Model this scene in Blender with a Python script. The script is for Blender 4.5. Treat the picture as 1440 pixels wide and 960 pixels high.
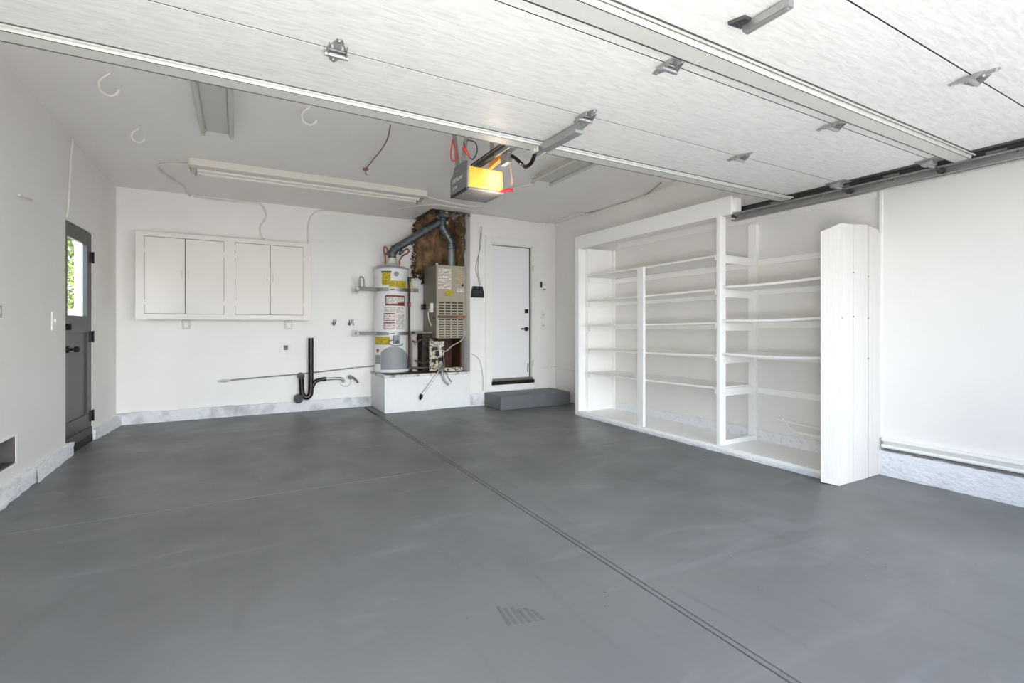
import bpy, bmesh, math, random
from mathutils import Vector, Matrix
random.seed(7)
for o in list(bpy.data.objects): bpy.data.objects.remove(o)
SC = bpy.context.scene
COL = SC.collection

# ------------------------------------------------------------------ camera
FPX, VH, CX, EYE = 687.0, 459.5, 720.0, 1.2
YAW = math.atan((CX - 336.0) / FPX)
cd = bpy.data.cameras.new('camera'); cam = bpy.data.objects.new('camera', cd); COL.objects.link(cam)
cam.location = (0, 0, EYE); cam.rotation_euler = (math.pi / 2, 0, -YAW)
cd.sensor_width = 36.0; cd.lens = FPX / 1440.0 * 36.0
cd.shift_y = -(480.0 - VH) / 1440.0
cd.clip_start = 0.02; cd.clip_end = 200
SC.camera = cam

# ------------------------------------------------------------------ world, sun, added fill lamps, exposure
w = bpy.data.worlds.new('world'); SC.world = w; w.use_nodes = True
nt = w.node_tree; bg = nt.nodes['Background']
sky = nt.nodes.new('ShaderNodeTexSky'); sky.sky_type = 'NISHITA'; sky.sun_disc = False
sky.sun_elevation = math.radians(52); sky.sun_rotation = math.radians(60); sky.air_density = 1.0; sky.dust_density = 2.5
nt.links.new(sky.outputs[0], bg.inputs[0]); bg.inputs[1].default_value = 0.65
sd = bpy.data.lights.new('sun', 'SUN'); sd.energy = 4.6; sd.angle = math.radians(0.6); sd.color = (1, .96, .9)
sun = bpy.data.objects.new('sun', sd); COL.objects.link(sun)
sun.rotation_euler = (math.radians(14), 0, 0)
# added wide sun lamp through the doorway, lifts the deep end of the room
ad = bpy.data.lights.new('horizon_fill', 'SUN'); ad.energy = 8.0; ad.angle = math.radians(75); ad.color = (0.94, 0.975, 1.0)
al = bpy.data.objects.new('horizon_fill', ad); COL.objects.link(al)
al.rotation_euler = (math.radians(90 - 10), 0, math.radians(4))
# added area lamp by the camera, aimed up and forward as fill
fd = bpy.data.lights.new('camera_fill', 'AREA'); fd.shape = 'RECTANGLE'; fd.size = 0.5; fd.size_y = 0.5; fd.energy = 48; fd.color = (1, .98, .95)
fl = bpy.data.objects.new('camera_fill', fd); COL.objects.link(fl)
fl.location = (0.2, -0.12, 0.7); fl.rotation_euler = (math.radians(124), 0, math.radians(-8))
SC.view_settings.view_transform = 'Standard'; SC.view_settings.look = 'None'
SC.view_settings.gamma = 1.0; SC.view_settings.use_curve_mapping = False
SC.view_settings.exposure = 0.2
SC.cycles.max_bounces = 14; SC.cycles.diffuse_bounces = 10

def px(u, v, ax, val):
    """point where the line of sight through photo pixel (u, v) meets the plane axis = val"""
    a = (u - CX) / FPX; z = -(v - VH) / FPX; s, c = math.sin(YAW), math.cos(YAW)
    d = Vector((s + a * c, c - a * s, z)); o = Vector((0, 0, EYE))
    return o + d * ((val - o[ax]) / d[ax])

# ------------------------------------------------------------------ materials
MATS = {}
def srgb(r, g, b):
    f = lambda c: c / 12.92 if c <= .04045 else ((c + .055) / 1.055) ** 2.4
    return (f(r / 255), f(g / 255), f(b / 255), 1)
def mat(name, col, rough=.6, metal=0.0, var=0.0, scale=6, bump=0.0, bscale=60, emis=None, stretch=(1, 1, 1), col2=None, spec=.5, thr=None, detail=5):
    if name in MATS: return MATS[name]
    m = bpy.data.materials.new(name); m.use_nodes = True; t = m.node_tree; b = t.nodes['Principled BSDF']
    c = srgb(*col); b.inputs['Base Color'].default_value = c; b.inputs['Roughness'].default_value = rough
    b.inputs['Metallic'].default_value = metal; b.inputs['Specular IOR Level'].default_value = spec
    tc = t.nodes.new('ShaderNodeTexCoord'); mp = t.nodes.new('ShaderNodeMapping'); mp.inputs['Scale'].default_value = stretch
    t.links.new(tc.outputs['Object'], mp.inputs[0])
    if var or col2:
        n = t.nodes.new('ShaderNodeTexNoise'); n.inputs['Scale'].default_value = scale; n.inputs['Detail'].default_value = detail
        t.links.new(mp.outputs[0], n.inputs[0])
        r = t.nodes.new('ShaderNodeValToRGB'); lo, hi = thr if thr else (.3, .7)
        r.color_ramp.elements[0].position = lo; r.color_ramp.elements[1].position = hi
        d = srgb(*col2) if col2 else tuple(x * (1 - var) for x in c[:3]) + (1,)
        r.color_ramp.elements[0].color = d; r.color_ramp.elements[1].color = c
        t.links.new(n.outputs[0], r.inputs[0]); t.links.new(r.outputs[0], b.inputs['Base Color'])
    if bump:
        n2 = t.nodes.new('ShaderNodeTexNoise'); n2.inputs['Scale'].default_value = bscale; n2.inputs['Detail'].default_value = 6
        t.links.new(mp.outputs[0], n2.inputs[0])
        bp = t.nodes.new('ShaderNodeBump'); bp.inputs['Strength'].default_value = bump; bp.inputs['Distance'].default_value = .01
        t.links.new(n2.outputs[0], bp.inputs['Height']); t.links.new(bp.outputs[0], b.inputs['Normal'])
    if emis:
        b.inputs['Emission Color'].default_value = srgb(*emis[0]); b.inputs['Emission Strength'].default_value = emis[1]
    MATS[name] = m; return m
def print_mat(name, paper, ink, rows=60, dens=.5, scale=40):
    """a printed sticker: rows of broken ink dashes, too small to read"""
    if name in MATS: return MATS[name]
    m = bpy.data.materials.new(name); m.use_nodes = True; t = m.node_tree; b = t.nodes['Principled BSDF']; b.inputs['Roughness'].default_value = .5
    tc = t.nodes.new('ShaderNodeTexCoord'); sx = t.nodes.new('ShaderNodeSeparateXYZ'); t.links.new(tc.outputs['Object'], sx.inputs[0])
    mu = t.nodes.new('ShaderNodeMath'); mu.operation = 'MULTIPLY'; mu.inputs[1].default_value = rows; t.links.new(sx.outputs[2], mu.inputs[0])
    fr = t.nodes.new('ShaderNodeMath'); fr.operation = 'FRACT'; t.links.new(mu.outputs[0], fr.inputs[0])
    gt = t.nodes.new('ShaderNodeMath'); gt.operation = 'GREATER_THAN'; gt.inputs[1].default_value = .5; t.links.new(fr.outputs[0], gt.inputs[0])
    n = t.nodes.new('ShaderNodeTexNoise'); n.inputs['Scale'].default_value = scale; t.links.new(tc.outputs['Object'], n.inputs[0])
    g2 = t.nodes.new('ShaderNodeMath'); g2.operation = 'GREATER_THAN'; g2.inputs[1].default_value = dens; t.links.new(n.outputs[0], g2.inputs[0])
    ml = t.nodes.new('ShaderNodeMath'); ml.operation = 'MULTIPLY'; t.links.new(gt.outputs[0], ml.inputs[0]); t.links.new(g2.outputs[0], ml.inputs[1])
    mx = t.nodes.new('ShaderNodeMixRGB'); mx.inputs[1].default_value = srgb(*paper); mx.inputs[2].default_value = srgb(*ink)
    t.links.new(ml.outputs[0], mx.inputs[0]); t.links.new(mx.outputs[0], b.inputs['Base Color'])
    MATS[name] = m; return m

wall_m = mat('painted_wall', (235, 233, 229), .55, var=.035, scale=2.2, bump=.12, bscale=9)
back_m = mat('painted_back_wall', (247, 245, 242), .5, var=.05, scale=1.6, bump=.15, bscale=5)
ceil_m = mat('painted_ceiling', (242, 239, 235), .5, var=.03, scale=1.5, bump=.12, bscale=6)
found_m = mat('painted_concrete_curb', (232, 233, 236), .85, scale=26, col2=(214, 216, 219), thr=(.32, .44), bump=1.0, bscale=34, stretch=(.8, .8, 1.4))
found_dirty = mat('worn_concrete_curb', (232, 233, 236), .85, scale=3.2, col2=(176, 176, 179), thr=(.34, .52), bump=.9, bscale=24)
white_m = mat('white_paint', (242, 241, 238), .45, var=.03, scale=4, bump=.06, bscale=30)
shelf_m = mat('white_shelf_paint', (252, 251, 249), .5, var=.02, scale=3, bump=.08, bscale=25)
plank_m = mat('white_plank_paint', (213, 209, 204), .55, scale=3, var=.05, stretch=(8, 8, .6), bump=.35, bscale=12)
cream_m = mat('cream_cabinet_paint', (238, 233, 225), .45, var=.02, scale=3)
trimw_m = mat('white_trim_paint', (243, 242, 239), .4, var=.02)
galv = mat('galvanised_steel', (178, 180, 178), .42, .75, var=.15, scale=14)
galvl = mat('pale_galvanised_steel', (212, 212, 205), .5, .2, var=.08, scale=8)
darkst = mat('dark_steel', (98, 99, 99), .45, .7, var=.2, scale=10)
black_m = mat('black_plastic', (16, 16, 17), .35)
blackh = mat('matte_black_metal', (14, 14, 14), .45, .3)
doorgrey = mat('charcoal_door_paint', (62, 62, 62), .4)
grey_step = mat('grey_step_paint', (105, 107, 110), .5, var=.08, scale=5, bump=.1)
copper = mat('copper', (150, 100, 76), .4, .8)
chrome = mat('chrome', (200, 200, 200), .2, .9)
brass = mat('dull_brass', (120, 105, 75), .4, .8)
tube_m = mat('fluorescent_tube_off', (238, 234, 226), .3)
fixt_m = mat('fixture_enamel', (225, 220, 208), .4)
fixc_m = mat('grey_fixture_enamel', (196, 194, 186), .45)
cablew = mat('white_cable', (226, 222, 214), .5)
wire_g = mat('grey_cable', (150, 148, 142), .5)
wire_r = mat('brown_red_wire', (112, 70, 60), .5)
red_m = mat('red_plastic', (205, 60, 45), .4)
orange_m = mat('orange_plastic', (225, 140, 40), .4)
heat_m = mat('heater_enamel', (232, 232, 232), .35)
heatg = mat('heater_grey_plastic', (150, 152, 154), .5)
heatt = mat('heater_top_grey', (165, 165, 163), .45)
furn_m = mat('furnace_beige_metal', (172, 164, 146), .45, var=.05)
furn_d = mat('furnace_side_metal', (138, 132, 116), .5, var=.1)
rust_m = mat('brown_rusted_liner', (92, 52, 26), .7, scale=9, col2=(62, 34, 20), bump=.2)
dark_m = mat('mottled_dark_metal', (34, 30, 26), .7, scale=12, col2=(70, 60, 50))  # dark brown with lighter mottling
speck_m = mat('paint_spattered_panel', (214, 206, 190), .7, scale=38, col2=(70, 55, 42), thr=(.42, .5))
stain_m = mat('rust_stained_duct', (190, 184, 174), .7, scale=7, col2=(120, 84, 58), thr=(.34, .46))
insul = mat('brown_insulation', (158, 122, 86), .95, scale=6, col2=(92, 80, 64), thr=(.36, .60), bump=.8, bscale=30)
insul_d = mat('ragged_dark_insulation', (110, 78, 46), .95, scale=9, col2=(50, 40, 32), bump=1, bscale=40)
foil_m = mat('torn_foil_facing', (200, 190, 178), .5, .3, scale=14, col2=(120, 88, 62))
flue_m = mat('grey_flue_pipe', (112, 118, 120), .4, .6, var=.15)
fluel = mat('light_grey_flue_pipe', (140, 150, 156), .4, .5)
platm = mat('platform_plaster', (236, 236, 236), .6, var=.04, scale=3, bump=.15, bscale=8)
abs_m = mat('black_abs_pipe', (18, 18, 18), .3)
yel_m = print_mat('yellow_sticker', (205, 185, 40), (120, 105, 30), 70, .48)
wht_pr = print_mat('white_sticker', (228, 224, 220), (150, 140, 132), 80, .45)
furn_pr = print_mat('furnace_diagram_sticker', (226, 220, 210), (160, 150, 136), 45, .45, 30)
red_pr = mat('dark_red_print', (120, 30, 35), .5)

def door_panel_mat():
    m = bpy.data.materials.new('embossed_white_door_skin'); m.use_nodes = True; t = m.node_tree; b = t.nodes['Principled BSDF']
    b.inputs['Roughness'].default_value = .45
    tc = t.nodes.new('ShaderNodeTexCoord'); mp = t.nodes.new('ShaderNodeMapping'); mp.inputs['Scale'].default_value = (9, 55, 9)
    n = t.nodes.new('ShaderNodeTexNoise'); n.inputs['Scale'].default_value = 1.0; n.inputs['Detail'].default_value = 5; n.inputs['Distortion'].default_value = .8
    t.links.new(tc.outputs['Object'], mp.inputs[0]); t.links.new(mp.outputs[0], n.inputs[0])
    r = t.nodes.new('ShaderNodeValToRGB'); r.color_ramp.elements[0].position = .3; r.color_ramp.elements[1].position = .6
    r.color_ramp.elements[0].color = srgb(214, 213, 208); r.color_ramp.elements[1].color = srgb(229, 228, 224)
    t.links.new(n.outputs[0], r.inputs[0]); t.links.new(r.outputs[0], b.inputs['Base Color'])
    bp = t.nodes.new('ShaderNodeBump'); bp.inputs['Strength'].default_value = .35; bp.inputs['Distance'].default_value = .004
    t.links.new(n.outputs[0], bp.inputs['Height']); t.links.new(bp.outputs[0], b.inputs['Normal'])
    return m
doorskin = door_panel_mat()

def floor_mat():
    m = bpy.data.materials.new('grey_painted_concrete'); m.use_nodes = True; t = m.node_tree; b = t.nodes['Principled BSDF']; L = t.links.new
    tc = t.nodes.new('ShaderNodeTexCoord')
    def noise(sc, st=(1, 1, 1), det=6, rot=0, dist=0):
        mp = t.nodes.new('ShaderNodeMapping'); mp.inputs['Scale'].default_value = st; mp.inputs['Rotation'].default_value = (0, 0, rot)
        n = t.nodes.new('ShaderNodeTexNoise'); n.inputs['Scale'].default_value = sc; n.inputs['Detail'].default_value = det; n.inputs['Distortion'].default_value = dist
        L(tc.outputs['Object'], mp.inputs[0]); L(mp.outputs[0], n.inputs[0]); return n.outputs[0]
    def ramp(src, a, ca, z, cz):
        r = t.nodes.new('ShaderNodeValToRGB'); r.color_ramp.elements[0].position = a; r.color_ramp.elements[1].position = z
        r.color_ramp.elements[0].color = ca; r.color_ramp.elements[1].color = cz; L(src, r.inputs[0]); return r.outputs[0]
    base = ramp(noise(.9, det=8, dist=.6), .3, srgb(98, 99, 100), .7, srgb(110, 111, 112))
    def mix(fac, c1, c2):
        x = t.nodes.new('ShaderNodeMixRGB'); L(fac, x.inputs[0]); L(c1, x.inputs[1]); x.inputs[2].default_value = c2; return x.outputs[0]
    K, W = (0, 0, 0, 1), (1, 1, 1, 1)
    c = mix(ramp(noise(1.1, (.9, 3.2, 1), 7, .35, 1.2), .58, K, .78, (.35, .35, .35, 1)), base, srgb(138, 141, 146))     # pale scuffed drifts
    c = mix(ramp(noise(2.2, (3.5, .5, 1), 6, .1, .8), .60, K, .8, (.4, .4, .4, 1)), c, srgb(78, 79, 80))                # dark rubbed strokes
    c = mix(ramp(noise(9, (1, 3.5, 1), 3, .6), .77, K, .79, (.8, .8, .8, 1)), c, srgb(170, 172, 174))                    # small scratches
    c = mix(ramp(noise(24, (1, 1, 1), 1), .80, K, .82, (.8, .8, .8, 1)), c, srgb(60, 60, 58))                           # dark specks
    L(c, b.inputs['Base Color'])
    rr = ramp(noise(2.5, det=6), .3, (.36,) * 3 + (1,), .7, (.52,) * 3 + (1,)); L(rr, b.inputs['Roughness'])
    bp = t.nodes.new('ShaderNodeBump'); bp.inputs['Strength'].default_value = .12; bp.inputs['Distance'].default_value = .006
    L(noise(7, det=7), bp.inputs['Height']); L(bp.outputs[0], b.inputs['Normal'])
    return m
floor_m = floor_mat()
joint_m = mat('dark_joint_filler', (52, 52, 54), .9, var=.3, scale=20)
mark_m = mat('dark_tyre_mark', (91, 92, 93), .55, var=.1, scale=20)

def glass_mat():
    m = bpy.data.materials.new('clear_window_glass'); m.use_nodes = True; t = m.node_tree
    for n in list(t.nodes):
        if n.type == 'BSDF_PRINCIPLED': t.nodes.remove(n)
    out = [n for n in t.nodes if n.type == 'OUTPUT_MATERIAL'][0]
    tr = t.nodes.new('ShaderNodeBsdfTransparent'); tr.inputs[0].default_value = (.94, .96, .95, 1)
    g = t.nodes.new('ShaderNodeBsdfGlossy'); g.inputs['Roughness'].default_value = .03
    
    mx = t.nodes.new('ShaderNodeMixShader'); mx.inputs[0].default_value = .08; t.links.new(tr.outputs[0], mx.inputs[1]); t.links.new(g.outputs[0], mx.inputs[2])
    t.links.new(mx.outputs[0], out.inputs[0]); return m
glass = glass_mat()

def lens_mat():
    """the opener's amber lamp cover, lit by the bulb behind it: bright round spot, amber falling off"""
    m = bpy.data.materials.new('lit_amber_lamp_lens'); m.use_nodes = True; t = m.node_tree; b = t.nodes['Principled BSDF']; L = t.links.new
    b.inputs['Base Color'].default_value = srgb(205, 160, 70); b.inputs['Roughness'].default_value = .3
    tc = t.nodes.new('ShaderNodeTexCoord'); vm = t.nodes.new('ShaderNodeVectorMath'); vm.operation = 'DISTANCE'
    vm.inputs[1].default_value = (.07, -.155, .10); L(tc.outputs['Object'], vm.inputs[0])
    r = t.nodes.new('ShaderNodeValToRGB'); e = r.color_ramp.elements
    e[0].position = .045; e[0].color = (1, .95, .7, 1); e[1].position = .24; e[1].color = (.62, .34, .04, 1)
    a = r.color_ramp.elements.new(.075); a.color = (1, .80, .25, 1); a2 = r.color_ramp.elements.new(.12); a2.color = (.62, .38, .05, 1)
    L(vm.outputs['Value'], r.inputs[0]); L(r.outputs[0], b.inputs['Emission Color']); b.inputs['Emission Strength'].default_value = .55
    return m

# ------------------------------------------------------------------ mesh builder
class MB:
    def __init__(s): s.v = []; s.f = []; s.sm = []
    def add(s, vs, fs, smooth=False):
        n = len(s.v); s.v += [Vector(p) for p in vs]; s.f += [[i + n for i in f] for f in fs]; s.sm += [smooth] * len(fs); return s
    def box(s, x0, x1, y0, y1, z0, z1, bev=0.0):
        if x0 > x1: x0, x1 = x1, x0
        if y0 > y1: y0, y1 = y1, y0
        if z0 > z1: z0, z1 = z1, z0
        if bev > 0:
            b = bmesh.new(); bmesh.ops.create_cube(b, size=1)
            for v in b.verts: v.co = Vector(((x0 + x1) / 2 + v.co.x * (x1 - x0), (y0 + y1) / 2 + v.co.y * (y1 - y0), (z0 + z1) / 2 + v.co.z * (z1 - z0)))
            bmesh.ops.bevel(b, geom=b.edges[:], offset=min(bev, (x1 - x0) * .45, (y1 - y0) * .45, (z1 - z0) * .45), segments=2, affect='EDGES', profile=.5)
            b.verts.index_update(); s.add([v.co.copy() for v in b.verts], [[v.index for v in f.verts] for f in b.faces]); b.free(); return s
        return s.add([(x0, y0, z0), (x1, y0, z0), (x1, y1, z0), (x0, y1, z0), (x0, y0, z1), (x1, y0, z1), (x1, y1, z1), (x0, y1, z1)],
                     [[0, 3, 2, 1], [4, 5, 6, 7], [0, 1, 5, 4], [1, 2, 6, 5], [2, 3, 7, 6], [3, 0, 4, 7]])
    def bar(s, p, q, w, h, up=(0, 0, 1)):
        p, q = Vector(p), Vector(q); d = (q - p).normalized(); a = d.cross(Vector(up))
        if a.length < 1e-4: a = d.cross(Vector((0, 1, 0)))
        a.normalize(); b = a.cross(d).normalized(); a *= w / 2; b *= h / 2
        return s.add([p - a - b, p + a - b, p + a + b, p - a + b, q - a - b, q + a - b, q + a + b, q - a + b],
                     [[0, 1, 2, 3], [4, 7, 6, 5], [0, 4, 5, 1], [1, 5, 6, 2], [2, 6, 7, 3], [3, 7, 4, 0]])
    def tube(s, pts, r, n=10, cap=True, smooth_path=0):
        pts = [Vector(p) for p in pts]; rs = r if isinstance(r, (list, tuple)) else [r] * len(pts)
        if smooth_path:
            P, R = [], []
            for i in range(len(pts) - 1):
                p0 = pts[max(i - 1, 0)]; p1 = pts[i]; p2 = pts[i + 1]; p3 = pts[min(i + 2, len(pts) - 1)]
                for k in range(smooth_path):
                    t = k / smooth_path
                    P.append(.5 * ((2 * p1) + (-p0 + p2) * t + (2 * p0 - 5 * p1 + 4 * p2 - p3) * t * t + (-p0 + 3 * p1 - 3 * p2 + p3) * t ** 3)); R.append(rs[i] + (rs[i + 1] - rs[i]) * t)
            P.append(pts[-1]); R.append(rs[-1]); pts, rs = P, R
        vs = []; nrm = None
        for i, p in enumerate(pts):
            d = (pts[min(i + 1, len(pts) - 1)] - pts[max(i - 1, 0)]).normalized()
            if nrm is None:
                nrm = d.orthogonal().normalized()
            else:
                nrm = (nrm - d * nrm.dot(d));
                nrm = nrm.normalized() if nrm.length > 1e-5 else d.orthogonal().normalized()
            bn = d.cross(nrm)
            for k in range(n):
                a = 2 * math.pi * k / n; vs.append(p + (nrm * math.cos(a) + bn * math.sin(a)) * rs[i])
        fs = [[i * n + k, i * n + (k + 1) % n, (i + 1) * n + (k + 1) % n, (i + 1) * n + k] for i in range(len(pts) - 1) for k in range(n)]
        s.add(vs, fs, True)
        if cap:
            m = len(s.v) - len(vs); s.f += [[m + k for k in range(n)][::-1], [m + (len(pts) - 1) * n + k for k in range(n)]]; s.sm += [False, False]
        return s
    def lathe(s, c, prof, n=40):
        vs = [(c[0] + r * math.cos(2 * math.pi * k / n), c[1] + r * math.sin(2 * math.pi * k / n), c[2] + z) for r, z in prof for k in range(n)]
        fs = [[i * n + k, i * n + (k + 1) % n, (i + 1) * n + (k + 1) % n, (i + 1) * n + k] for i in range(len(prof) - 1) for k in range(n)]
        fs += [[k for k in range(n)][::-1], [(len(prof) - 1) * n + k for k in range(n)]]
        return s.add(vs, fs, True)
    def prism(s, pts, vec):
        n = len(pts); vec = Vector(vec); a = [Vector(p) for p in pts]
        return s.add(a + [p + vec for p in a], [list(range(n))[::-1], [n + i for i in range(n)]] + [[i, (i + 1) % n, n + (i + 1) % n, n + i] for i in range(n)])
    def mesh(s, name, off=Vector((0, 0, 0))):
        me = bpy.data.meshes.new(name); me.from_pydata([tuple(v - off) for v in s.v], [], s.f)
        b = bmesh.new(); b.from_mesh(me); bmesh.ops.recalc_face_normals(b, faces=b.faces); b.to_mesh(me); b.free()
        for p, k in zip(me.polygons, s.sm): p.use_smooth = k
        if any(s.sm):
            try: me.set_sharp_from_angle(angle=math.radians(40))
            except Exception: pass
        return me
ROOTLOC = {}
LEAN = False
def part(name, mb, m, parent, label=None, kind=None):
    if LEAN:
        for v in mb.v: v.x += lx(v.z, v.y)
    r = parent
    while r.parent: r = r.parent
    o = bpy.data.objects.new(name, mb.mesh(name, ROOTLOC.get(r, r.location.copy()))); COL.objects.link(o); o.parent = parent
    o.data.materials.append(m)
    if label: o['label'] = label
    if kind: o['kind'] = kind
    return o
def tag(o, label, cat=None, group=None, kind=None):
    o['label'] = label
    if cat: o['category'] = cat
    if group: o['group'] = group
    if kind: o['kind'] = kind
    return o
def thing(name, loc, label, cat, group=None, kind=None):
    o = bpy.data.objects.new(name, None); COL.objects.link(o); o.location = loc; o.empty_display_size = .1
    ROOTLOC[o] = Vector(loc)
    return tag(o, label, cat, group, kind)
def single(name, mb, m, label, cat, group=None, kind=None):
    lo = Vector([min(v[i] for v in mb.v) for i in range(3)]); hi = Vector([max(v[i] for v in mb.v) for i in range(3)])
    c = Vector(((lo.x + hi.x) / 2, (lo.y + hi.y) / 2, lo.z))
    o = bpy.data.objects.new(name, mb.mesh(name, c)); COL.objects.link(o); o.location = c; o.data.materials.append(m)
    ROOTLOC[o] = c
    return tag(o, label, cat, group, kind)
def struct(name, mb, m, label, cat):
    return single(name, mb, m, label, cat, kind='structure')
def copy_tree(o, parent=None):
    c = o.copy(); COL.objects.link(c); c.parent = parent
    for ch in list(o.children): copy_tree(ch, c)
    return c

# ================================================================== STRUCTURE
LX_T, LX_B, RX, BY, EY, CZ, AX = -1.315, -1.385, 4.60, 7.55, 6.75, 2.91, 3.05
def lx(z, y=5.0):
    g = max(0.0, y - 6.0) / 1.55; lo = LX_B + .08 * g; hi = LX_T - .003 + .015 * g
    return lo + (hi - lo) * min(1, max(0, (z - 2.2) / .71))
# floor: dark joint bed and four painted slabs
fb = MB().box(-1.7, 4.9, -.2, 7.7, -.12, -.012)
floor = struct('floor', fb, joint_m, 'grey painted concrete garage floor with a long joint down the middle', 'floor')
JX, JY = 1.64, 3.9
def slab(x0, x1, y0, y1): return MB().box(x0, x1, y0, y1, -.1, 0, .003)
part('concrete_slab', slab(-1.7, JX - .019, -.2, JY - .0025), floor_m, floor)
part('concrete_slab', slab(JX + .019, 4.9, -.2, JY - .0015), floor_m, floor)
part('concrete_slab', slab(-1.7, JX - .019, JY + .0015, 7.7), floor_m, floor)
part('concrete_slab', slab(JX + .019, 4.9, JY + .0015, 7.7), floor_m, floor)
part('joint_strip', MB().box(JX - .010, JX + .0125, -.2, 6.7, -.05, -.001, .002), floor_m, floor)
# walls
def cells(ax, cuts_a, cuts_z, holes, a, b, shear=None):
    """a wall as boxes between cut lines, leaving holes; ax = 'x' for a wall of constant x"""
    m = MB()
    for i in range(len(cuts_a) - 1):
        for j in range(len(cuts_z) - 1):
            if (i, j) in holes: continue
            if ax == 'x': m.box(a, b, cuts_a[i], cuts_a[i + 1], cuts_z[j], cuts_z[j + 1])
            else: m.box(cuts_a[i], cuts_a[i + 1], a, b, cuts_z[j], cuts_z[j + 1])
    if shear:
        for v in m.v: v.x += shear(v.z, v.y)
    return m
DY0, DY1, DZ = 5.89, 6.67, 2.185
wl = cells('x', [-.15, 4.40, 4.74, DY0, DY1, 7.55], [-.02, .24, .43, DZ, 2.97], {(1, 1), (3, 0), (3, 1), (3, 2)}, -.055, 0, lambda z, y: lx(z, y))
wall_left = struct('wall_left', wl, wall_m, 'off-white painted left garage wall with a dark side door', 'wall')
wb = cells('y', [-1.50, AX + .1], [-.02, 3.3], set(), BY, BY + .12)
wall_back = struct('wall_back', wb, back_m, 'white painted back wall behind cabinet, pipes and water heater', 'wall')
ED = (3.40, 4.17, .34, 2.50)   # entry door opening x0 x1 z0 z1
we = cells('y', [AX, ED[0], ED[1], 4.75], [-.02, ED[2], ED[3], 2.97], {(1, 1)}, EY, EY + .14)
we.box(AX, AX + .1, EY + .14, BY, -.02, 3.3)
wall_entry = struct('wall_entry', we, back_m, 'white wall around the interior entry door, with the alcove return', 'wall')
wr = MB().box(RX, RX + .12, -.15, 6.89, -.02, 2.97)
wall_right = struct('wall_right', wr, wall_m, 'bright white right garage wall', 'wall')
part('wall_panel', MB().box(RX - .018, RX, -.15, 2.0, .22, 2.9), wall_m, wall_right, 'smooth bright panel on the near half of the right wall')
part('corner_bead', MB().box(RX - .034, RX, 2.0, 2.022, .3, 2.45, .003), trimw_m, wall_right)
part('ledge_board', MB().box(RX - .022, RX, 2.05, 5.2, 2.27, 2.36, .008), back_m, wall_right)
wf = cells('y', [-1.45, -.80, 4.06, 4.75], [-.02, 2.26, 2.97], {(1, 0)}, -.30, -.15)
wall_front = struct('wall_front', wf, wall_m, 'front garage wall around the open vehicle doorway', 'wall')
HX = 2.45
cl = MB().box(-1.45, 4.75, -.3, EY, CZ, CZ + .1); cl.box(-1.45, HX, EY, 7.67, CZ, CZ + .1)
ceiling = struct('ceiling', cl, ceil_m, 'pale grey-white painted garage ceiling open above the furnace', 'ceiling')
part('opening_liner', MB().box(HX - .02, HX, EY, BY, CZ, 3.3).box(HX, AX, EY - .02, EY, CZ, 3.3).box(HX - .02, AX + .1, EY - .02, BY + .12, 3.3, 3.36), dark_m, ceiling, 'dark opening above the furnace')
# rough-edged foundation curbs
def rough(m, x0, x1, y0, y1, z0, z1, face, amp=.006, step=.05, topamp=.006):
    """box with a subdivided, uneven front face; face in '+x -x -y'"""
    la = (y1 - y0) if face[1] == 'x' else (x1 - x0); n = max(2, int(la / step)); k = 5
    vs, fs = [], []
    for j in range(k + 1):
        for i in range(n + 1):
            a = i / n; h = j / k; d = random.uniform(-amp, amp) + (0.004 if 0 < j < k else 0); dz = random.uniform(-topamp, topamp) if j == k else 0
            z = z0 + (z1 - z0) * h + dz
            if face == '+x': vs.append((x1 + d, y0 + (y1 - y0) * a, z))
            elif face == '-x': vs.append((x0 - d, y0 + (y1 - y0) * a, z))
            else: vs.append((x0 + (x1 - x0) * a, y0 - d, z))
    for i in range(n + 1):
        p = vs[k * (n + 1) + i]
        if face == '+x': vs.append((x0, p[1], p[2] + .004))
        elif face == '-x': vs.append((x1, p[1], p[2] + .004))
        else: vs.append((p[0], y1, p[2] + .004))
    W = n + 1
    for j in range(k + 1):
        for i in range(n): fs.append([j * W + i, j * W + i + 1, (j + 1) * W + i + 1, (j + 1) * W + i])
    m.add(vs, fs, True); return m
m = MB(); rough(m, -1.42, -1.364, -.1, 6.0, -.01, .128, '+x', .012, .09, .010); m.box(-1.44, -1.368, 5.85, 5.998, 0, .12, .008); rough(m, -1.42, -1.354, 5.05, 6.0, -.01, .122, '+x', .008, .08, .008)
struct('baseboard_left', m, found_m, 'rough white painted concrete curb along the left wall before the side door', 'curb')
m = MB(); rough(m, -1.40, -1.325, 6.70, 7.53, -.01, .115, '+x'); m.box(-1.40, -1.328, 6.70, 6.80, 0, .105, .01)
for v in m.v: v.x += max(0, v.y - 6.70) * .088
struct('baseboard_left.001', m, found_m, 'short rough white curb between side door and back corner', 'curb')
m = MB(); rough(m, -1.34, 1.76, BY - .022, BY, -.01, .142, '-y')
struct('baseboard_back', m, found_dirty, 'worn white concrete curb along the foot of the back wall', 'curb')
m = MB(); rough(m, RX - .045, RX, -.1, 2.02, -.01, .195, '-x', .008); m.box(RX - .04, RX, 1.99, 2.02, 0, .19, .006)
struct('baseboard_right', m, found_m, 'thick rough white concrete curb along the near right wall', 'curb')
m = MB(); rough(m, AX, 3.30, EY - .014, EY, -.01, .185, '-y')
struct('baseboard_entry', m, found_dirty, 'bare grey patch of concrete curb between platform and step', 'curb')
m = MB(); rough(m, RX - .012, RX, 2.2, 5.2, .03, .16, '-x', .004); 
struct('baseboard_right.001', m, found_m, 'cracked white curb at the back of the shelving bay', 'curb')
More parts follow.
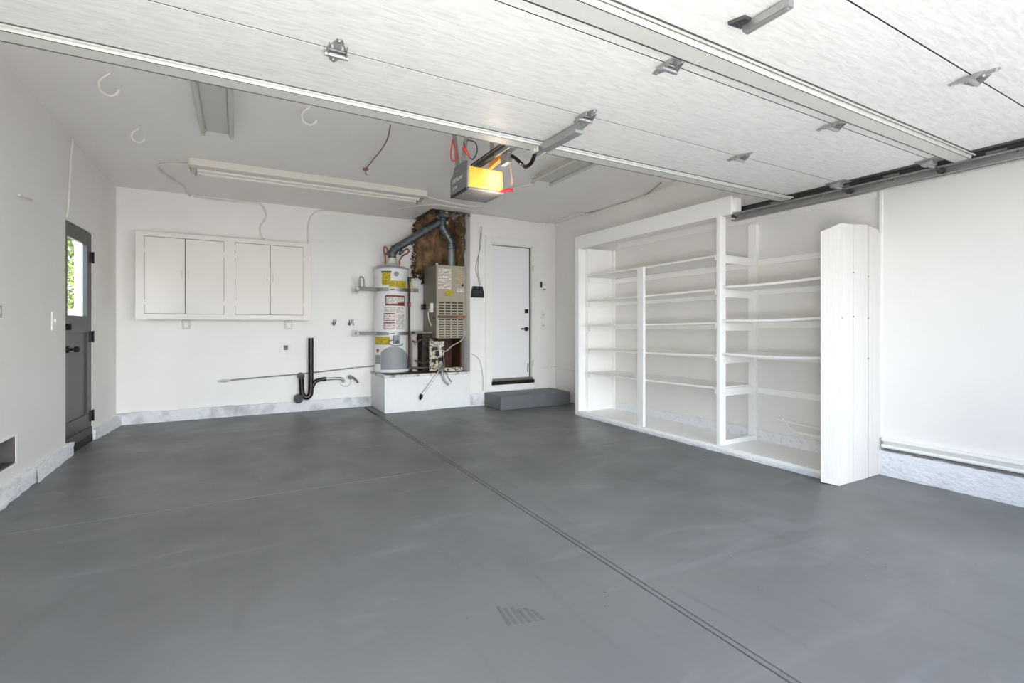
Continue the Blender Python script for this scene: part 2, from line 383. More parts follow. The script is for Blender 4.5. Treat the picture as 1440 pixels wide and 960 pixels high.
# trims on the near right wall: moulded strip above a painted pipe
struct('trim_1', MB().box(RX - .058, RX - .018, -.15, 2.0, .277, .300, .006), trimw_m, 'white wooden strip along the foot of the right wall above the pipe', 'trim')
struct('trim_2', MB().tube([(RX - .036, 2.0, .236), (RX - .036, -.15, .236)], .0155, 12), trimw_m, 'white painted pipe running just above the right curb', 'pipe')
struct('trim_3', MB().box(RX - .026, RX, -.15, 1.99, .198, .214), mat('curb_gap_shade', (120, 118, 116), .9), 'grey strip standing in for the shade between the curb and the pipe', 'joint')  # shade of the gap put in as a grey strip
# outside
struct('ground', MB().box(-30, 30, -30, 30, -.2, -.13), mat('pale_driveway_concrete', (205, 202, 196), .8, var=.1, scale=.8), 'pale concrete ground outside the garage', 'ground')

# ================================================================== LEFT SIDE DOOR
LEAN = True
d2 = thing('door_2', (-1.40, DY0, 0), 'charcoal half-glass side door with black hinges in the left wall', 'door', kind='structure')
XD = -0.006
ymin, ymax = DY0 + .012, DY1 - .012; xf, xb = XD + .0, XD - .04
m = MB()
m.box(xb, xf, ymin, ymin + .078, .06, DZ - .012, .003); m.box(xb, xf, ymax - .125, ymax, .06, DZ - .012, .003)   # stiles
m.box(xb, xf, ymin + .078, ymax - .125, DZ - .14, DZ - .012, .003); m.box(xb, xf, ymin + .078, ymax - .125, 1.14, 1.31, .003); m.box(xb, xf, ymin + .078, ymax - .125, .06, .30, .003)
leaf = part('door_leaf', m, doorgrey, d2)
part('door_panel', MB().box(xb + .008, xf - .016, ymin + .07, ymax - .12, .28, 1.16, .002), doorgrey, leaf, 'recessed lower panel')
part('window_pane', MB().box(xb + .018, xb + .023, ymin + .07, ymax - .12, 1.30, DZ - .13), glass, leaf, 'clear glass pane')
part('door_frame', MB().box(-.055, XD - .045, DY0 - .0, DY0 + .03, 0, DZ).box(-.055, XD - .045, DY1 - .03, DY1, 0, DZ).box(-.055, XD - .045, DY0, DY1, DZ - .03, DZ).box(-.07, -.056, DY1 - .03, DY1 + .1, 0, DZ + .1).box(-.07, -.056, DY0 - .1, DY0 + .03, 0, DZ + .1), trimw_m, d2)
part('threshold', MB().box(-.09, .002, DY0, DY1, 0, .075, .005), blackh, d2)
part('door_sweep', MB().box(xf, xf + .012, ymin + .02, ymax - .02, .08, .16, .004), mat('grey_rubber', (70, 70, 72), .5), leaf)
for z in (1.93, 1.10, .27):
    h = part('hinge', MB().box(xf - .002, xf + .010, ymax - .06, ymax + .055, z - .055, z + .055, .002), blackh, d2)
    part('hinge_pin', MB().tube([(xf + .016, ymax - .0, z - .06), (xf + .016, ymax - .0, z + .06)], .009, 8), blackh, h)
part('knob', MB().tube([(xf, 5.955, .99), (xf + .02, 5.955, .99), (xf + .021, 5.955, .99), (xf + .05, 5.955, .99), (xf + .055, 5.955, .99), (xf + .085, 5.955, .99), (xf + .095, 5.955, .99)], [.032, .030, .013, .012, .027, .028, .014], 16), blackh, d2, 'black round door knob')
part('deadbolt', MB().tube([(xf, 5.955, 1.20), (xf + .018, 5.955, 1.20), (xf + .019, 5.955, 1.20), (xf + .035, 5.955, 1.20)], [.03, .028, .01, .01], 14).box(xf + .02, xf + .035, 5.950, 5.962, 1.17, 1.23, .002), blackh, d2)
LEAN = False
# seen through its pane: neighbour's white fence and shrubs
fn = thing('garden_fence', (-2.3, 13.4, -.13), 'white board fence seen through the side door window', 'fence')
wht_f = mat('white_fence_paint', (246, 246, 244), .6)
for i in range(9):
    part('board', MB().box(-3.01 + i * .15, -3.01 + i * .15 + .142, 13.4, 13.43, -.13, 3.3), wht_f, fn)
for z in (.3, 2.6): part('rail', MB().box(-3.0, -1.67, 13.43, 13.48, z, z + .1), wht_f, fn)
def shrub(name, c, rx, ry, z0, z1, n, cols, label, seed, leafs=.06):
    random.seed(seed)
    t = thing(name, (c[0], c[1], -.13), label, 'shrub')
    part('stem', MB().tube([(c[0], c[1], -.13), (c[0] + .05, c[1], z0 + (z1 - z0) * .6)], [.04, .015], 8), mat('bark', (90, 75, 60), .9), t)
    for ci, colr in enumerate(cols):
        m = MB()
        for i in range(n):
            a = random.uniform(0, 6.28); r = math.sqrt(random.random()); h = random.random()
            f = math.sin(math.pi * min(1, .25 + h * .7))
            p = Vector((c[0] + math.cos(a) * r * rx * f, c[1] + math.sin(a) * r * ry * f, z0 + (z1 - z0) * h))
            d = Vector((random.gauss(0, 1), random.gauss(0, 1), random.gauss(0, 1))).normalized(); e = d.orthogonal().normalized(); s_ = leafs * random.uniform(.6, 1.3)
            m.add([p - d * s_, p + e * s_ * .45, p + d * s_, p - e * s_ * .45], [[0, 1, 2, 3]])
        part('foliage', m, mat('leaf_%s_%d' % (name, ci), colr, .6, var=.3, scale=3), t, kind='stuff')
    return t
shrub('leafy_shrub', (-3.55, 14.6), .75, .7, .2, 4.6, 1900, [(190, 200, 80), (120, 145, 50), (90, 110, 60)], 'tall yellow-green shrub seen through the side door window', 3)
shrub('pale_shrub', (-2.84, 12.6), .20, .2, -.1, 1.55, 160, [(240, 242, 235)], 'small pale-leaved bush low in the side door window', 5, .09)

# ================================================================== INTERIOR ENTRY DOOR
x0, x1, z0, z1 = ED
d1 = thing('door_1', ((x0 + x1) / 2, EY, z0), 'white flush interior entry door with black lever above the grey step', 'door', kind='structure')
yL = EY + .05
part('door_leaf', MB().box(x0 + .045, x1 - .05, yL, yL + .04, z0 + .055, z1 - .03, .002), mat('white_door_leaf', (240, 240, 240), .4, var=.015, scale=2), d1)
part('door_frame', MB().box(x0, x0 + .02, EY - .002, EY + .14, z0, z1).box(x1 - .02, x1, EY - .002, EY + .14, z0, z1).box(x0 + .02, x1 - .02, EY - .002, EY + .14, z1 - .02, z1)
     .box(x0 + .02, x0 + .035, yL + .04, yL + .06, z0 + .05, z1 - .02).box(x1 - .035, x1 - .02, yL + .04, yL + .06, z0 + .05, z1 - .02), trimw_m, d1)
part('door_gap', MB().box(x1 - .048, x1 - .022, yL + .02, yL + .085, z0 + .05, z1 - .02).box(x0 + .03, x1 - .03, yL + .02, yL + .085, z1 - .028, z1 - .018), mat('dark_weatherstrip', (60, 58, 52), .8), d1, 'dark weatherstrip in the gap round the door')
part('casing', MB().box(x0 - .10, x0 + .005, EY - .022, EY, .20, z1 + .10, .004).box(x1 - .005, x1 + .10, EY - .022, EY, .20, z1 + .10, .004).box(x0 + .005, x1 - .005, EY - .022, EY, z1 - .005, z1 + .10, .004), trimw_m, d1)
part('apron_board', MB().box(x0 + .005, x1 - .005, EY - .018, EY - .001, .20, z0 - .03, .002), trimw_m, d1)
part('threshold', MB().box(x0 + .02, x1 - .02, EY - .02, yL + .08, z0 + .005, z0 + .05, .004), mat('aluminium_sill', (135, 130, 118), .4, .5), d1)
part('threshold_nosing', MB().box(x0 - .0, x1 + .0, EY - .035, EY - .022, z0 - .04, z0 + .018, .002), black_m, d1, 'black rubber nosing')
hw = MB().box(x1 - .135, x1 - .075, yL - .022, yL, 1.42, 1.485, .003)
part('deadbolt', hw, blackh, d1, 'square black deadbolt plate')
lv = part('lever_plate', MB().box(x1 - .135, x1 - .075, yL - .012, yL, 1.135, 1.20, .003), blackh, d1)
part('lever_handle', MB().tube([(x1 - .105, yL, 1.168), (x1 - .105, yL - .05, 1.168)], .011, 10).bar((x1 - .09, yL - .05, 1.168), (x1 - .225, yL - .05, 1.168), .016, .022), blackh, lv)
part('door_stop', MB().tube([(x1 - .075, yL - .001, .47), (x1 - .09, yL - .02, .50), (x1 - .085, yL - .02, .59), (x1 - .075, yL - .001, .61)], .007, 8), blackh, d1, 'small black pull at the foot of the door')
for z in (.62, 2.15):
    part('hinge', MB().box(x1 - .02, x1 - .008, EY - .026, EY - .0, z - .05, z + .05, .002), mat('painted_hinge', (210, 208, 204), .5), d1)

# ================================================================== STEP AND PLATFORM
single('entry_step', MB().box(3.28, 4.50, 6.20, EY, 0, .195, .006), grey_step, 'low grey painted step under the white entry door', 'step')
pf = thing('equipment_platform', (2.4, 7.1, 0), 'white plastered masonry platform under water heater and furnace', 'platform')
m = MB(); m.box(1.78, AX, 6.765, BY, 0, .495)
nx = 40
vs = []; fs = []
for j in range(7):
    for i in range(nx + 1):
        vs.append((1.76 + (AX - 1.76) * i / nx, 6.75 + random.uniform(-.003, .003), (.012 + random.uniform(-.012, .014) if j == 0 else .495 * j / 6)))
fs = [[j * (nx + 1) + i, j * (nx + 1) + i + 1, (j + 1) * (nx + 1) + i + 1, (j + 1) * (nx + 1) + i] for j in range(6) for i in range(nx)]
m.add(vs, fs, True)
m.box(1.758, 1.785, 6.752, BY, .004, .495, .003)
part('plastered_base', m, platm, pf)
part('top_slab', MB().box(1.745, AX, 6.735, BY, .493, .528, .006), mat('dusty_slab', (224, 222, 216), .8, scale=8, col2=(150, 146, 138), thr=(.38, .5), bump=.3), pf, 'dusty chipped edge slab')
part('top_surface', MB().box(1.80, AX - .005, 6.80, BY - .005, .526, .531), mat('grimy_platform_top', (96, 92, 86), .9, scale=10, col2=(50, 46, 42)), pf, 'grimy grey top')

# ================================================================== WALL CABINET
cb = thing('wall_cabinet', (-.105, 7.4, 1.295), 'cream four-door wall cabinet hung on the back wall', 'cabinet')
cx0, cx1, cy0, cz0, cz1 = -1.075, .865, 7.245, 1.297, 2.345
part('cabinet_body', MB().box(cx0 + .01, cx1 - .01, cy0 + .02, BY - .002, cz0 + .02, cz1 - .005), cream_m, cb)
m = MB(); F = [(-.99, -.165), (-.045, .775)]
zt, zb = 2.292, 1.358
m.box(cx0, F[0][0], cy0, cy0 + .02, cz0, cz1); m.box(F[0][1], F[1][0], cy0, cy0 + .02, zb, zt); m.box(F[1][1], cx1, cy0, cy0 + .02, cz0, cz1)
m.box(F[0][0], F[1][1], cy0, cy0 + .02, zt, cz1); m.box(F[0][0], F[1][1], cy0, cy0 + .02, cz0, zb)
m.box(cx0, cx1, cy0 - .008, cy0, cz0 - .004, cz0 + .022)
part('face_frame', m, cream_m, cb)
part('shadow_gap', MB().box(F[0][0], F[1][1], cy0 + .016, cy0 + .0195, zb, zt), mat('dark_gap', (110, 104, 96), .9), cb, 'dark gap behind the doors')
for (a, b_), mid in zip(F, (-.580, .362)):
    for k, (p, q) in enumerate(((a, mid), (mid, b_))):
        dr = part('door', MB().box(p + .005, q - .004, cy0 - .003, cy0 + .015, zb + .005, zt - .007, .002), cream_m, cb)
        hx = (mid - .035) if k == 0 else (mid + .035)
        part('finger_catch', MB().tube([(hx, cy0 - .003, 1.80), (hx, cy0 - .012, 1.815), (hx, cy0 - .012, 1.885), (hx, cy0 - .003, 1.90)], .006, 8), cream_m, dr)
        hxx = p + .003 if k == 0 else q - .002
        for hz in (1.50, 2.12): part('hinge', MB().box(hxx - .008, hxx + .008, cy0 - .006, cy0, hz - .03, hz + .03, .001), cream_m, dr)

# ================================================================== SHELVING
su = thing('shelving_unit', (4.3, 3.8, 0), 'tall white built-in open shelving along the right wall', 'shelving')
SX = 4.03; WX = RX - .001
part('header_board', MB().box(SX, SX + .03, 3.00, 5.44, 2.262, 2.432, .003), shelf_m, su)
part('header_block', MB().box(SX + .03, SX + .105, 2.965, 3.06, 2.285, 2.41, .003), shelf_m, su, 'block at the near end of the header')
part('post', MB().box(SX, SX + .115, 5.355, 5.44, 0, 2.262, .003), shelf_m, su, 'left end post')
part('end_panel', MB().box(SX + .115, WX, 5.30, 5.44, .0, 2.262), shelf_m, su)
part('post', MB().box(SX + .53, WX, 5.255, 5.298, .062, 2.262, .002), shelf_m, su)
part('post', MB().box(SX - .0, SX + .035, 4.14, 4.235, .062, 1.888, .003), shelf_m, su, 'short front post that stops at the top shelf')
part('post', MB().box(SX - .0, SX + .085, 3.118, 3.16, .062, 2.262, .003), shelf_m, su, 'full height front post')
part('post', MB().box(WX - .045, WX, 3.10, 3.19, .062, 2.24, .003), shelf_m, su, 'back post against the wall')
ZS = [(1.890, 1.905), (1.560, 1.575), (1.228, 1.248), (.905, .930), (.595, .613)]
def sheet(m, y0, y1, za, zb, xa, xb, th=.019, sag=.006):
    n = 12; vs = []
    for i in range(n + 1):
        f = i / n; z = za + (zb - za) * f - sag * math.sin(math.pi * f)
        y = y0 + (y1 - y0) * f
        vs += [(xa, y, z - th), (xb, y, z - th), (xb, y, z), (xa, y, z)]
    fs = [[0, 3, 2, 1], [4 * n, 4 * n + 1, 4 * n + 2, 4 * n + 3]]
    for i in range(n):
        for k in range(4): fs.append([4 * i + k, 4 * i + (k + 1) % 4, 4 * (i + 1) + (k + 1) % 4, 4 * (i + 1) + k])
    return m.add(vs, fs)
for za, zb_ in ZS:
    part('shelf', sheet(MB(), 5.252, 3.162, za, zb_, SX + .037, WX - .002), shelf_m, su)
    part('cleat', MB().box(SX + .12, WX - .08, 5.27, 5.299, za - .085, za - .021, .002), shelf_m, su)
    part('cleat', MB().box(SX + .09, WX - .046, 3.132, 3.158, zb_ - .085 + (.06 if False else 0), zb_ - .012, .002), shelf_m, su)
    part('cleat', MB().box(SX + .001, SX + .03, 3.162, 3.182, zb_ - .06, zb_ - .018, .002), shelf_m, su)
for z in (1.605, 1.285, .965):
    part('shelf', sheet(MB(), 3.116, 2.125, z - .012, z, SX + .02, WX - .05, .020, .012), shelf_m, su)
for z in (1.90, 1.60, 1.27, .95, .61):
    part('back_rail', MB().box(WX - .022, WX - .0, 2.15, 3.098, z - .08, z - .022, .002), shelf_m, su)
    part('back_rail', MB().box(WX - .018, WX - .0, 3.20, 5.25, z - .10, z - .035, .002), shelf_m, su)
part('base_deck', MB().box(SX - .01, WX, 2.13, 5.355, .035, .062, .003), shelf_m, su)
m = MB(); rough(m, SX - .02, SX + .02, 2.11, 5.36, -.005, .036, '-x', .006, .06, .003)
part('base_kerb', m, found_m, su, 'uneven white kerb under the deck')
part('base_cleat', MB().box(SX + .086, WX - .046, 3.112, 3.150, .062, .105, .002), shelf_m, su)
# loose pipes at the foot of the bay
single('stub_pipe', MB().tube([(RX - .075, 2.86, .31), (RX - .075, 2.10, .27)], .014, 10).tube([(RX - .075, 2.80, .308), (RX - .075, 2.80, .335)], .016, 8).tube([(RX - .05, 2.68, .215), (RX - .05, 2.10, .205)], .019, 10).tube([(RX - .05, 2.68, .216), (RX - .075, 2.74, .25), (RX - .075, 2.76, .30)], .010, 8),
       trimw_m, 'pair of short white pipes low on the wall inside the right shelving bay', 'pipe')
# boxed column of planks
bc = thing('boxed_column', (4.2, 2.06, 0), 'white boxed plank column at the near end of the shelving', 'column')
def plank_x(xa, xb, zt0, zt1, y=2.01, th=.022):
    m = MB(); n = 6; zb0 = random.uniform(0, .006)
    pts = [(xa, y, zb0), (xb, y, random.uniform(0, .006))] + [(xb + (xa - xb) * i / n, y, zt1 + (zt0 - zt1) * i / n) for i in range(n + 1)]
    m.prism(pts, (0, th, 0)); return m
part('plank', plank_x(3.969, 4.146, 1.985, 1.992), plank_m, bc)
part('plank', plank_x(4.152, 4.368, 1.995, 2.012, 2.011), plank_m, bc)
part('plank', plank_x(4.374, 4.525, 2.006, 1.990, 2.009), plank_m, bc)
part('plank', plank_x(4.529, 4.579, 1.986, 1.955, 2.013), plank_m, bc)
m = MB(); m.prism([(3.895, 2.115, .012), (3.961, 2.008, 0), (3.961, 2.008, 1.98), (3.897, 2.118, 1.93)], (.020, .011, 0))
part('front_board', m, plank_m, bc, 'wide board facing the shelves')
rn = mat('rusty_nail', (130, 122, 114), .6)
for xx, zz in ((4.148, 1.62), (4.37, 1.60), (4.149, 1.28), (4.37, 1.27), (3.985, 1.27), (4.37, .95)):
    part('nail', MB().tube([(xx, 2.012, zz), (xx, 2.0065, zz)], .006, 6), rn, bc)
m = MB().box(3.93, 3.965, 2.06, 2.12, 0.01, 1.93); m.box(4.53, 4.57, 2.034, 2.12, .2, 1.90)
part('inner_stud', m, plank_m, bc)

# ================================================================== OVERHEAD DOOR
ZD = 2.30; GX0, GX1 = -.865, 4.02; SE = [2.56, 2.035, 1.465, .885, .30]
gd = thing('garage_door', (1.575, 1.4, ZD), 'white sectional garage door rolled up overhead with steel struts', 'garage door')
for i in range(4):
    a, b_ = SE[i + 1] + .0032, SE[i] - .0032
    part('section', MB().box(GX0, GX1, a, b_, ZD, ZD + .045, .0012), doorskin, gd)
part('seam_shade', MB().box(GX0 + .01, GX1 - .01, .31, 2.55, ZD + .0012, ZD + .04), mat('seam_dark', (40, 38, 36), .9), gd, 'dark sheet standing in for the shade in the seam gaps')  # dark sheet gives the section gaps their shade by colour
def strut(y0, y1, zb, x0_=GX0, x1_=4.095):
    """hat-section reinforcing strut under the skin"""
    t = .003; yc0, yc1 = y0 + .018, y1 - .018
    prof = [(y0, ZD), (y0, ZD - .010), (y0 + .004, ZD - .010), (y0 + .004, ZD - t), (yc0, ZD - t), (yc0 + .006, zb), (yc1 - .006, zb), (yc1, ZD - t), (y1 - .004, ZD - t), (y1 - .004, ZD - .010), (y1, ZD - .010), (y1, ZD)]
    m = MB(); m.prism([(x0_, y, z) for y, z in prof], (x1_ - x0_, 0, 0)); return m
for ya, yb, zb, lb in ((2.445, 2.580, 2.283, 'steel strut along the inner edge'), (1.275, 1.405, 2.276, 'steel strut across the middle of the door')):
    st = part('strut', strut(ya, yb, zb), galvl, gd, lb)
    part('strut_dark_line', MB().box(GX0, 4.02, ya - .009, ya - .002, ZD - .0022, ZD), darkst, st)  # dark bar drawn in for groove shade at the strut foot
    part('strut_dark_line', MB().box(GX0, 4.095, ya + .0065, ya + .0145, ZD - .0046, ZD - .002), darkst, st)  # dark bar drawn in for shade between flange and web
    part('strut_dark_line', MB().box(GX0, 4.095, yb - .0245, yb - .0185, zb - .0015, zb + .001), darkst, st)
    part('strut_dark_line', MB().box(GX0, 4.095, ya + .0235, ya + .0255, zb - .0012, zb + .002), darkst, st)
for y_ in (2.51, 1.34):
    part('strut_clip', MB().box(1.62, 1.626, y_ - .04, y_ + .04, 2.272, 2.279), galvl, gd)
# hinges
def hinge_parts(x, y):
    m = MB(); z = ZD
    for s_ in (-1, 1):
        L = .088
        m.prism([(x - .036, y + s_ * .006, z - .004), (x + .036, y + s_ * .006, z - .004), (x + .010, y + s_ * L, z - .004), (x - .010, y + s_ * L, z - .004)], (0, 0, .0035))
        for sx in (-.034, .034):
            m.prism([(x + sx, y + s_ * .002, z - .001), (x + sx, y + s_ * .050, z - .002), (x + sx, y + s_ * .012, z - .030), (x + sx, y - s_ * .004, z - .030)], (.0025, 0, 0))
    m.tube([(x - .044, y, z - .024), (x + .044, y, z - .024)], .010, 10)
    h = part('hinge', m, galv, gd)
    b = MB()
    for s_ in (-1, 1):
        b.tube([(x, y + s_ * .074, z - .004), (x, y + s_ * .074, z - .010)], .007, 6)
        b.tube([(x + .02, y + s_ * .028, z - .004), (x + .02, y + s_ * .028, z - .010)], .007, 6)
        b.tube([(x - .02, y + s_ * .028, z - .004), (x - .02, y + s_ * .028, z - .010)], .007, 6)
    part('bolts', b, chrome, h)
for y in (2.035, 1.465, .885):
    for x in (.338, 1.575, 2.82): hinge_parts(x, y)
# end stiles, roller hinges
for y in (2.035, 1.465, .885):
    h = part('roller_bracket', MB().box(3.93, 4.035, y - .07, y + .07, ZD - .006, ZD - .001).box(3.95, 4.02, y - .02, y + .045, ZD - .035, ZD - .004, .003).tube([(3.94, y, ZD - .04), (4.02, y, ZD - .04)], .011, 8), galv, gd)
    part('roller', MB().tube([(3.99, y, ZD - .045), (4.125, y, ZD - .045)], .006, 8).tube([(4.125, y, ZD - .045), (4.147, y, ZD - .045)], .022, 14), darkst, h)
part('end_stile', MB().box(3.985, 4.028, .31, 2.55, ZD - .004, ZD - .001), darkst, gd)
lh = part('lift_handle', MB().bar((1.602, 1.135, ZD - .022), (1.602, .965, ZD - .022), .030, .026).bar((1.602, 1.13, ZD - .036), (1.602, .975, ZD - .036), .018, .010), galv, gd, 'pale steel lift handle')
part('handle_foot', MB().prism([(1.535, 1.155, ZD - .002), (1.60, 1.15, ZD - .002), (1.59, 1.10, ZD - .002), (1.555, 1.10, ZD - .002)], (0, 0, -.012)).tube([(1.57, 1.12, ZD - .012), (1.57, 1.12, ZD - .02)], .008, 6), darkst, lh)

tr = thing('door_track', (4.14, 1.9, 2.2), 'galvanised horizontal roller track on the right of the garage door', 'door track')
def lip(y0, y1):
    m = MB(); xo = 4.17; xi = 4.115; t = .003
    m.box(xo - t, xo, y0, y1, 2.214, 2.286); m.box(xi, xo, y0, y1, 2.283, 2.286); m.box(xi, xo, y0, y1, 2.212, 2.215)
    m.box(xi, xi + t, y0, y1, 2.270, 2.286); m.box(xi, xi + t, y0, y1, 2.212, 2.226); return m
part('track_channel', lip(-.1, 3.06), galv, tr)
part('angle_iron', MB().box(4.172, 4.176, .2, 3.10, 2.26, 2.335).box(4.14, 4.176, .2, 3.10, 2.331, 2.335), darkst, tr)
m = MB()
for y in (2.60, 2.05, 1.72, 1.15): part('bright_slot', MB().box(4.1695, 4.1715, y, y + .10, 2.300, 2.316, .001), galv, tr)  # pale bars drawn in for the bright slots along the angle iron
for y in (2.25, 1.75, 1.1): part('bolt', MB().tube([(4.172, y, 2.275), (4.160, y, 2.275)], .008, 6), chrome, tr)
for y in (2.62, .62): part('hanger_bracket', MB().box(4.177, 4.181, y, y + .04, 2.30, CZ), galv, tr)
part('stop_bolt', MB().tube([(4.10, 3.04, 2.25), (4.17, 3.04, 2.25)], .008, 8), darkst, tr)

# ================================================================== OPENER
OX0, OX1, OY0, OY1, OZ0, OZ1 = 1.42, 1.72, 3.205, 3.51, 2.188, 2.345
op = thing('garage_door_opener', (1.57, 3.36, OZ0), 'grey garage door opener with lit amber lens hanging from the ceiling', 'door opener')
opg = mat('opener_grey_housing', (112, 112, 112), .45)
m = MB(); m.prism([(OX0, OY0, OZ0), (OX0, OY1, OZ0), (OX0, OY1, OZ0 + .135), (OX0, OY1 - .05, OZ0 + .165), (OX0, OY1 - .08, OZ1 + .055), (OX0, OY0 + .02, OZ1 + .055), (OX0, OY0, OZ1)], (.016, 0, 0))
m.box(OX0, OX1, OY0, OY1, OZ0, OZ0 + .016, .003); m.box(OX0, OX1, OY1 - .012, OY1, OZ0, OZ0 + .13, .003); m.box(OX1 - .012, OX1, OY0 + .08, OY1, OZ0, OZ0 + .14, .003)
m.box(OX0 + .01, OX1 - .01, OY0 + .09, OY1 - .02, OZ0 + .01, OZ1 - .01, .004)
hs = part('housing', m, opg, op)
logo = mat('pale_grey_lettering', (190, 190, 186), .5)
def decal_text(txt, loc, size, m_, parent, rot, name='lettering', ext=.0008):
    c = bpy.data.curves.new('t', 'FONT'); c.body = txt; c.size = size; c.extrude = ext; c.resolution_u = 2
    o = bpy.data.objects.new('t', c); COL.objects.link(o)
    dg = bpy.context.evaluated_depsgraph_get(); dg.update(); me = bpy.data.meshes.new_from_object(o.evaluated_get(dg)); bpy.data.objects.remove(o)
    r = parent
    while r.parent: r = r.parent
    me.transform(Matrix.Translation(Vector(loc) - ROOTLOC.get(r, r.location)) @ rot)
    p = bpy.data.objects.new(name, me); COL.objects.link(p); p.parent = parent; me.materials.clear(); me.materials.append(m_); return p
ROT_NX = Matrix.Rotation(math.radians(-90), 4, 'Z') @ Matrix.Rotation(math.radians(90), 4, 'X')   # reads on a face that looks to -x
ROT_NY = Matrix.Rotation(math.radians(90), 4, 'X')
decal_text('LiftMaster', (OX0 - .001, OY1 - .035, OZ0 + .098), .048, logo, hs, ROT_NX)
decal_text('1/2 HP', (OX0 - .001, OY1 - .045, OZ0 + .045), .032, logo, hs, ROT_NX)
m = MB().box(OX0 + .018, OX1 - .004, OY0 - .0, OY0 + .085, OZ0 + .02, OZ1 + .012, .010)
ls = part('lamp_lens', m, lens_mat(), op, 'amber lens lit from inside')
part('lens_frame', MB().box(OX0 + .005, OX0 + .018, OY0 - .003, OY0 + .08, OZ0 + .016, OZ1 + .03, .002), galv, op)
part('red_tab', MB().tube([(OX1 - .03, OY0 - .002, OZ0 + .012), (OX1 + .02, OY0 - .02, OZ0 + .028), (OX1 + .065, OY0 - .02, OZ0 + .035)], [.008, .013, .012], 8), mat('dark_red_plastic', (170, 30, 50), .4), op, 'dark red pull tab')
bl = bpy.data.lights.new('opener_bulb', 'POINT'); bl.energy = 4; bl.color = (1, .82, .62); bl.shadow_soft_size = .05
blo = bpy.data.objects.new('opener_bulb', bl); COL.objects.link(blo); blo.location = (1.62, 3.13, 2.12)
rl = part('rail', MB().box(1.560, 1.590, .15, 3.40, 2.405, 2.435).box(1.555, 1.560, .15, 3.40, 2.402, 2.408), darkst, op, 'long T rail over the door')
part('drive_chain', MB().tube([(1.535, .2, 2.425), (1.535, 3.38, 2.425)], .006, 6).tube([(1.615, .2, 2.425), (1.615, 3.38, 2.425)], .006, 6), blackh, rl)
tl = part('trolley', MB().box(1.545, 1.605, 2.80, 3.02, 2.375, 2.402, .004).box(1.565, 1.60, 2.86, 2.96, 2.30, 2.375, .004), galv, op)
part('release_lever', MB().bar((1.575, 2.98, 2.365), (1.575, 3.14, 2.345), .026, .03), orange_m, tl, 'orange release lever')
part('release_cord', MB().tube([(1.60, 2.90, 2.31), (1.61, 2.90, 2.28), (1.62, 2.90, 2.16)], .004, 6).tube([(1.62, 2.90, 2.215), (1.62, 2.90, 2.17)], .008, 8), mat('pink_cord', (215, 165, 150), .6), tl)
ar = part('door_arm', MB().tube([(1.585, 2.835, 2.335), (1.585, 2.78, 2.30), (1.585, 2.68, 2.225), (1.585, 2.655, 2.212), (1.585, 2.60, 2.215), (1.585, 2.57, 2.235), (1.585, 2.53, 2.28), (1.585, 2.515, 2.30)], .0125, 10, smooth_path=3), blackh, op, 'black curved arm')
part('arm_bolts', MB().tube([(1.565, 2.70, 2.24), (1.605, 2.70, 2.24)], .008, 6).tube([(1.565, 2.665, 2.222), (1.605, 2.665, 2.222)], .008, 6), chrome, ar)
# operator bracket channel fixed beneath the door from strut to hinge
m = MB().bar((1.60, 2.53, 2.275), (1.60, 2.12, 2.265), .052, .042); m.bar((1.60, 2.12, 2.268), (1.60, 2.05, 2.282), .030, .018)
part('reinforcing_bracket', m, galv, gd, 'steel bracket the opener arm pulls on')
part('clevis', MB().box(1.555, 1.563, 2.47, 2.56, 2.25, 2.31, .002).box(1.61, 1.618, 2.47, 2.56, 2.25, 2.31, .002).tube([(1.545, 2.50, 2.265), (1.63, 2.50, 2.265)], .008, 8), galvl, gd)
# straps holding the opener
for (xa, ya), (xb2, yb) in (((1.44, 3.40), (1.40, 3.46)), ((1.44, 3.34), (1.50, 3.28)), ((1.70, 3.36), (1.72, 3.40))):
    part('hanger_strap', MB().bar((xa, ya, OZ1 + .02), (xb2, yb, CZ), .004, .034, (1, 0, 0)), galv, op)
# cords round the hanger
def P(u, v, ax=1, val=3.30): return px(u, v, ax, val)
part('red_cord', MB().tube([P(637, 196), P(634, 215), P(636, 226), P(643, 222), P(640, 208), P(637, 200)], .005, 8, smooth_path=4), red_m, op, 'looped orange-red cord')
part('black_cord', MB().tube([P(657, 197), P(668, 200), P(671, 212), P(665, 224), P(659, 219), P(655, 211), P(652, 200)], [.004] * 7, 8, smooth_path=4), black_m, op)
part('red_plug', MB().tube([P(651, 206), P(656, 214)], .013, 10).tube([P(656, 214), P(661, 221)], [.011, .007], 8), red_m, op, 'red plug')

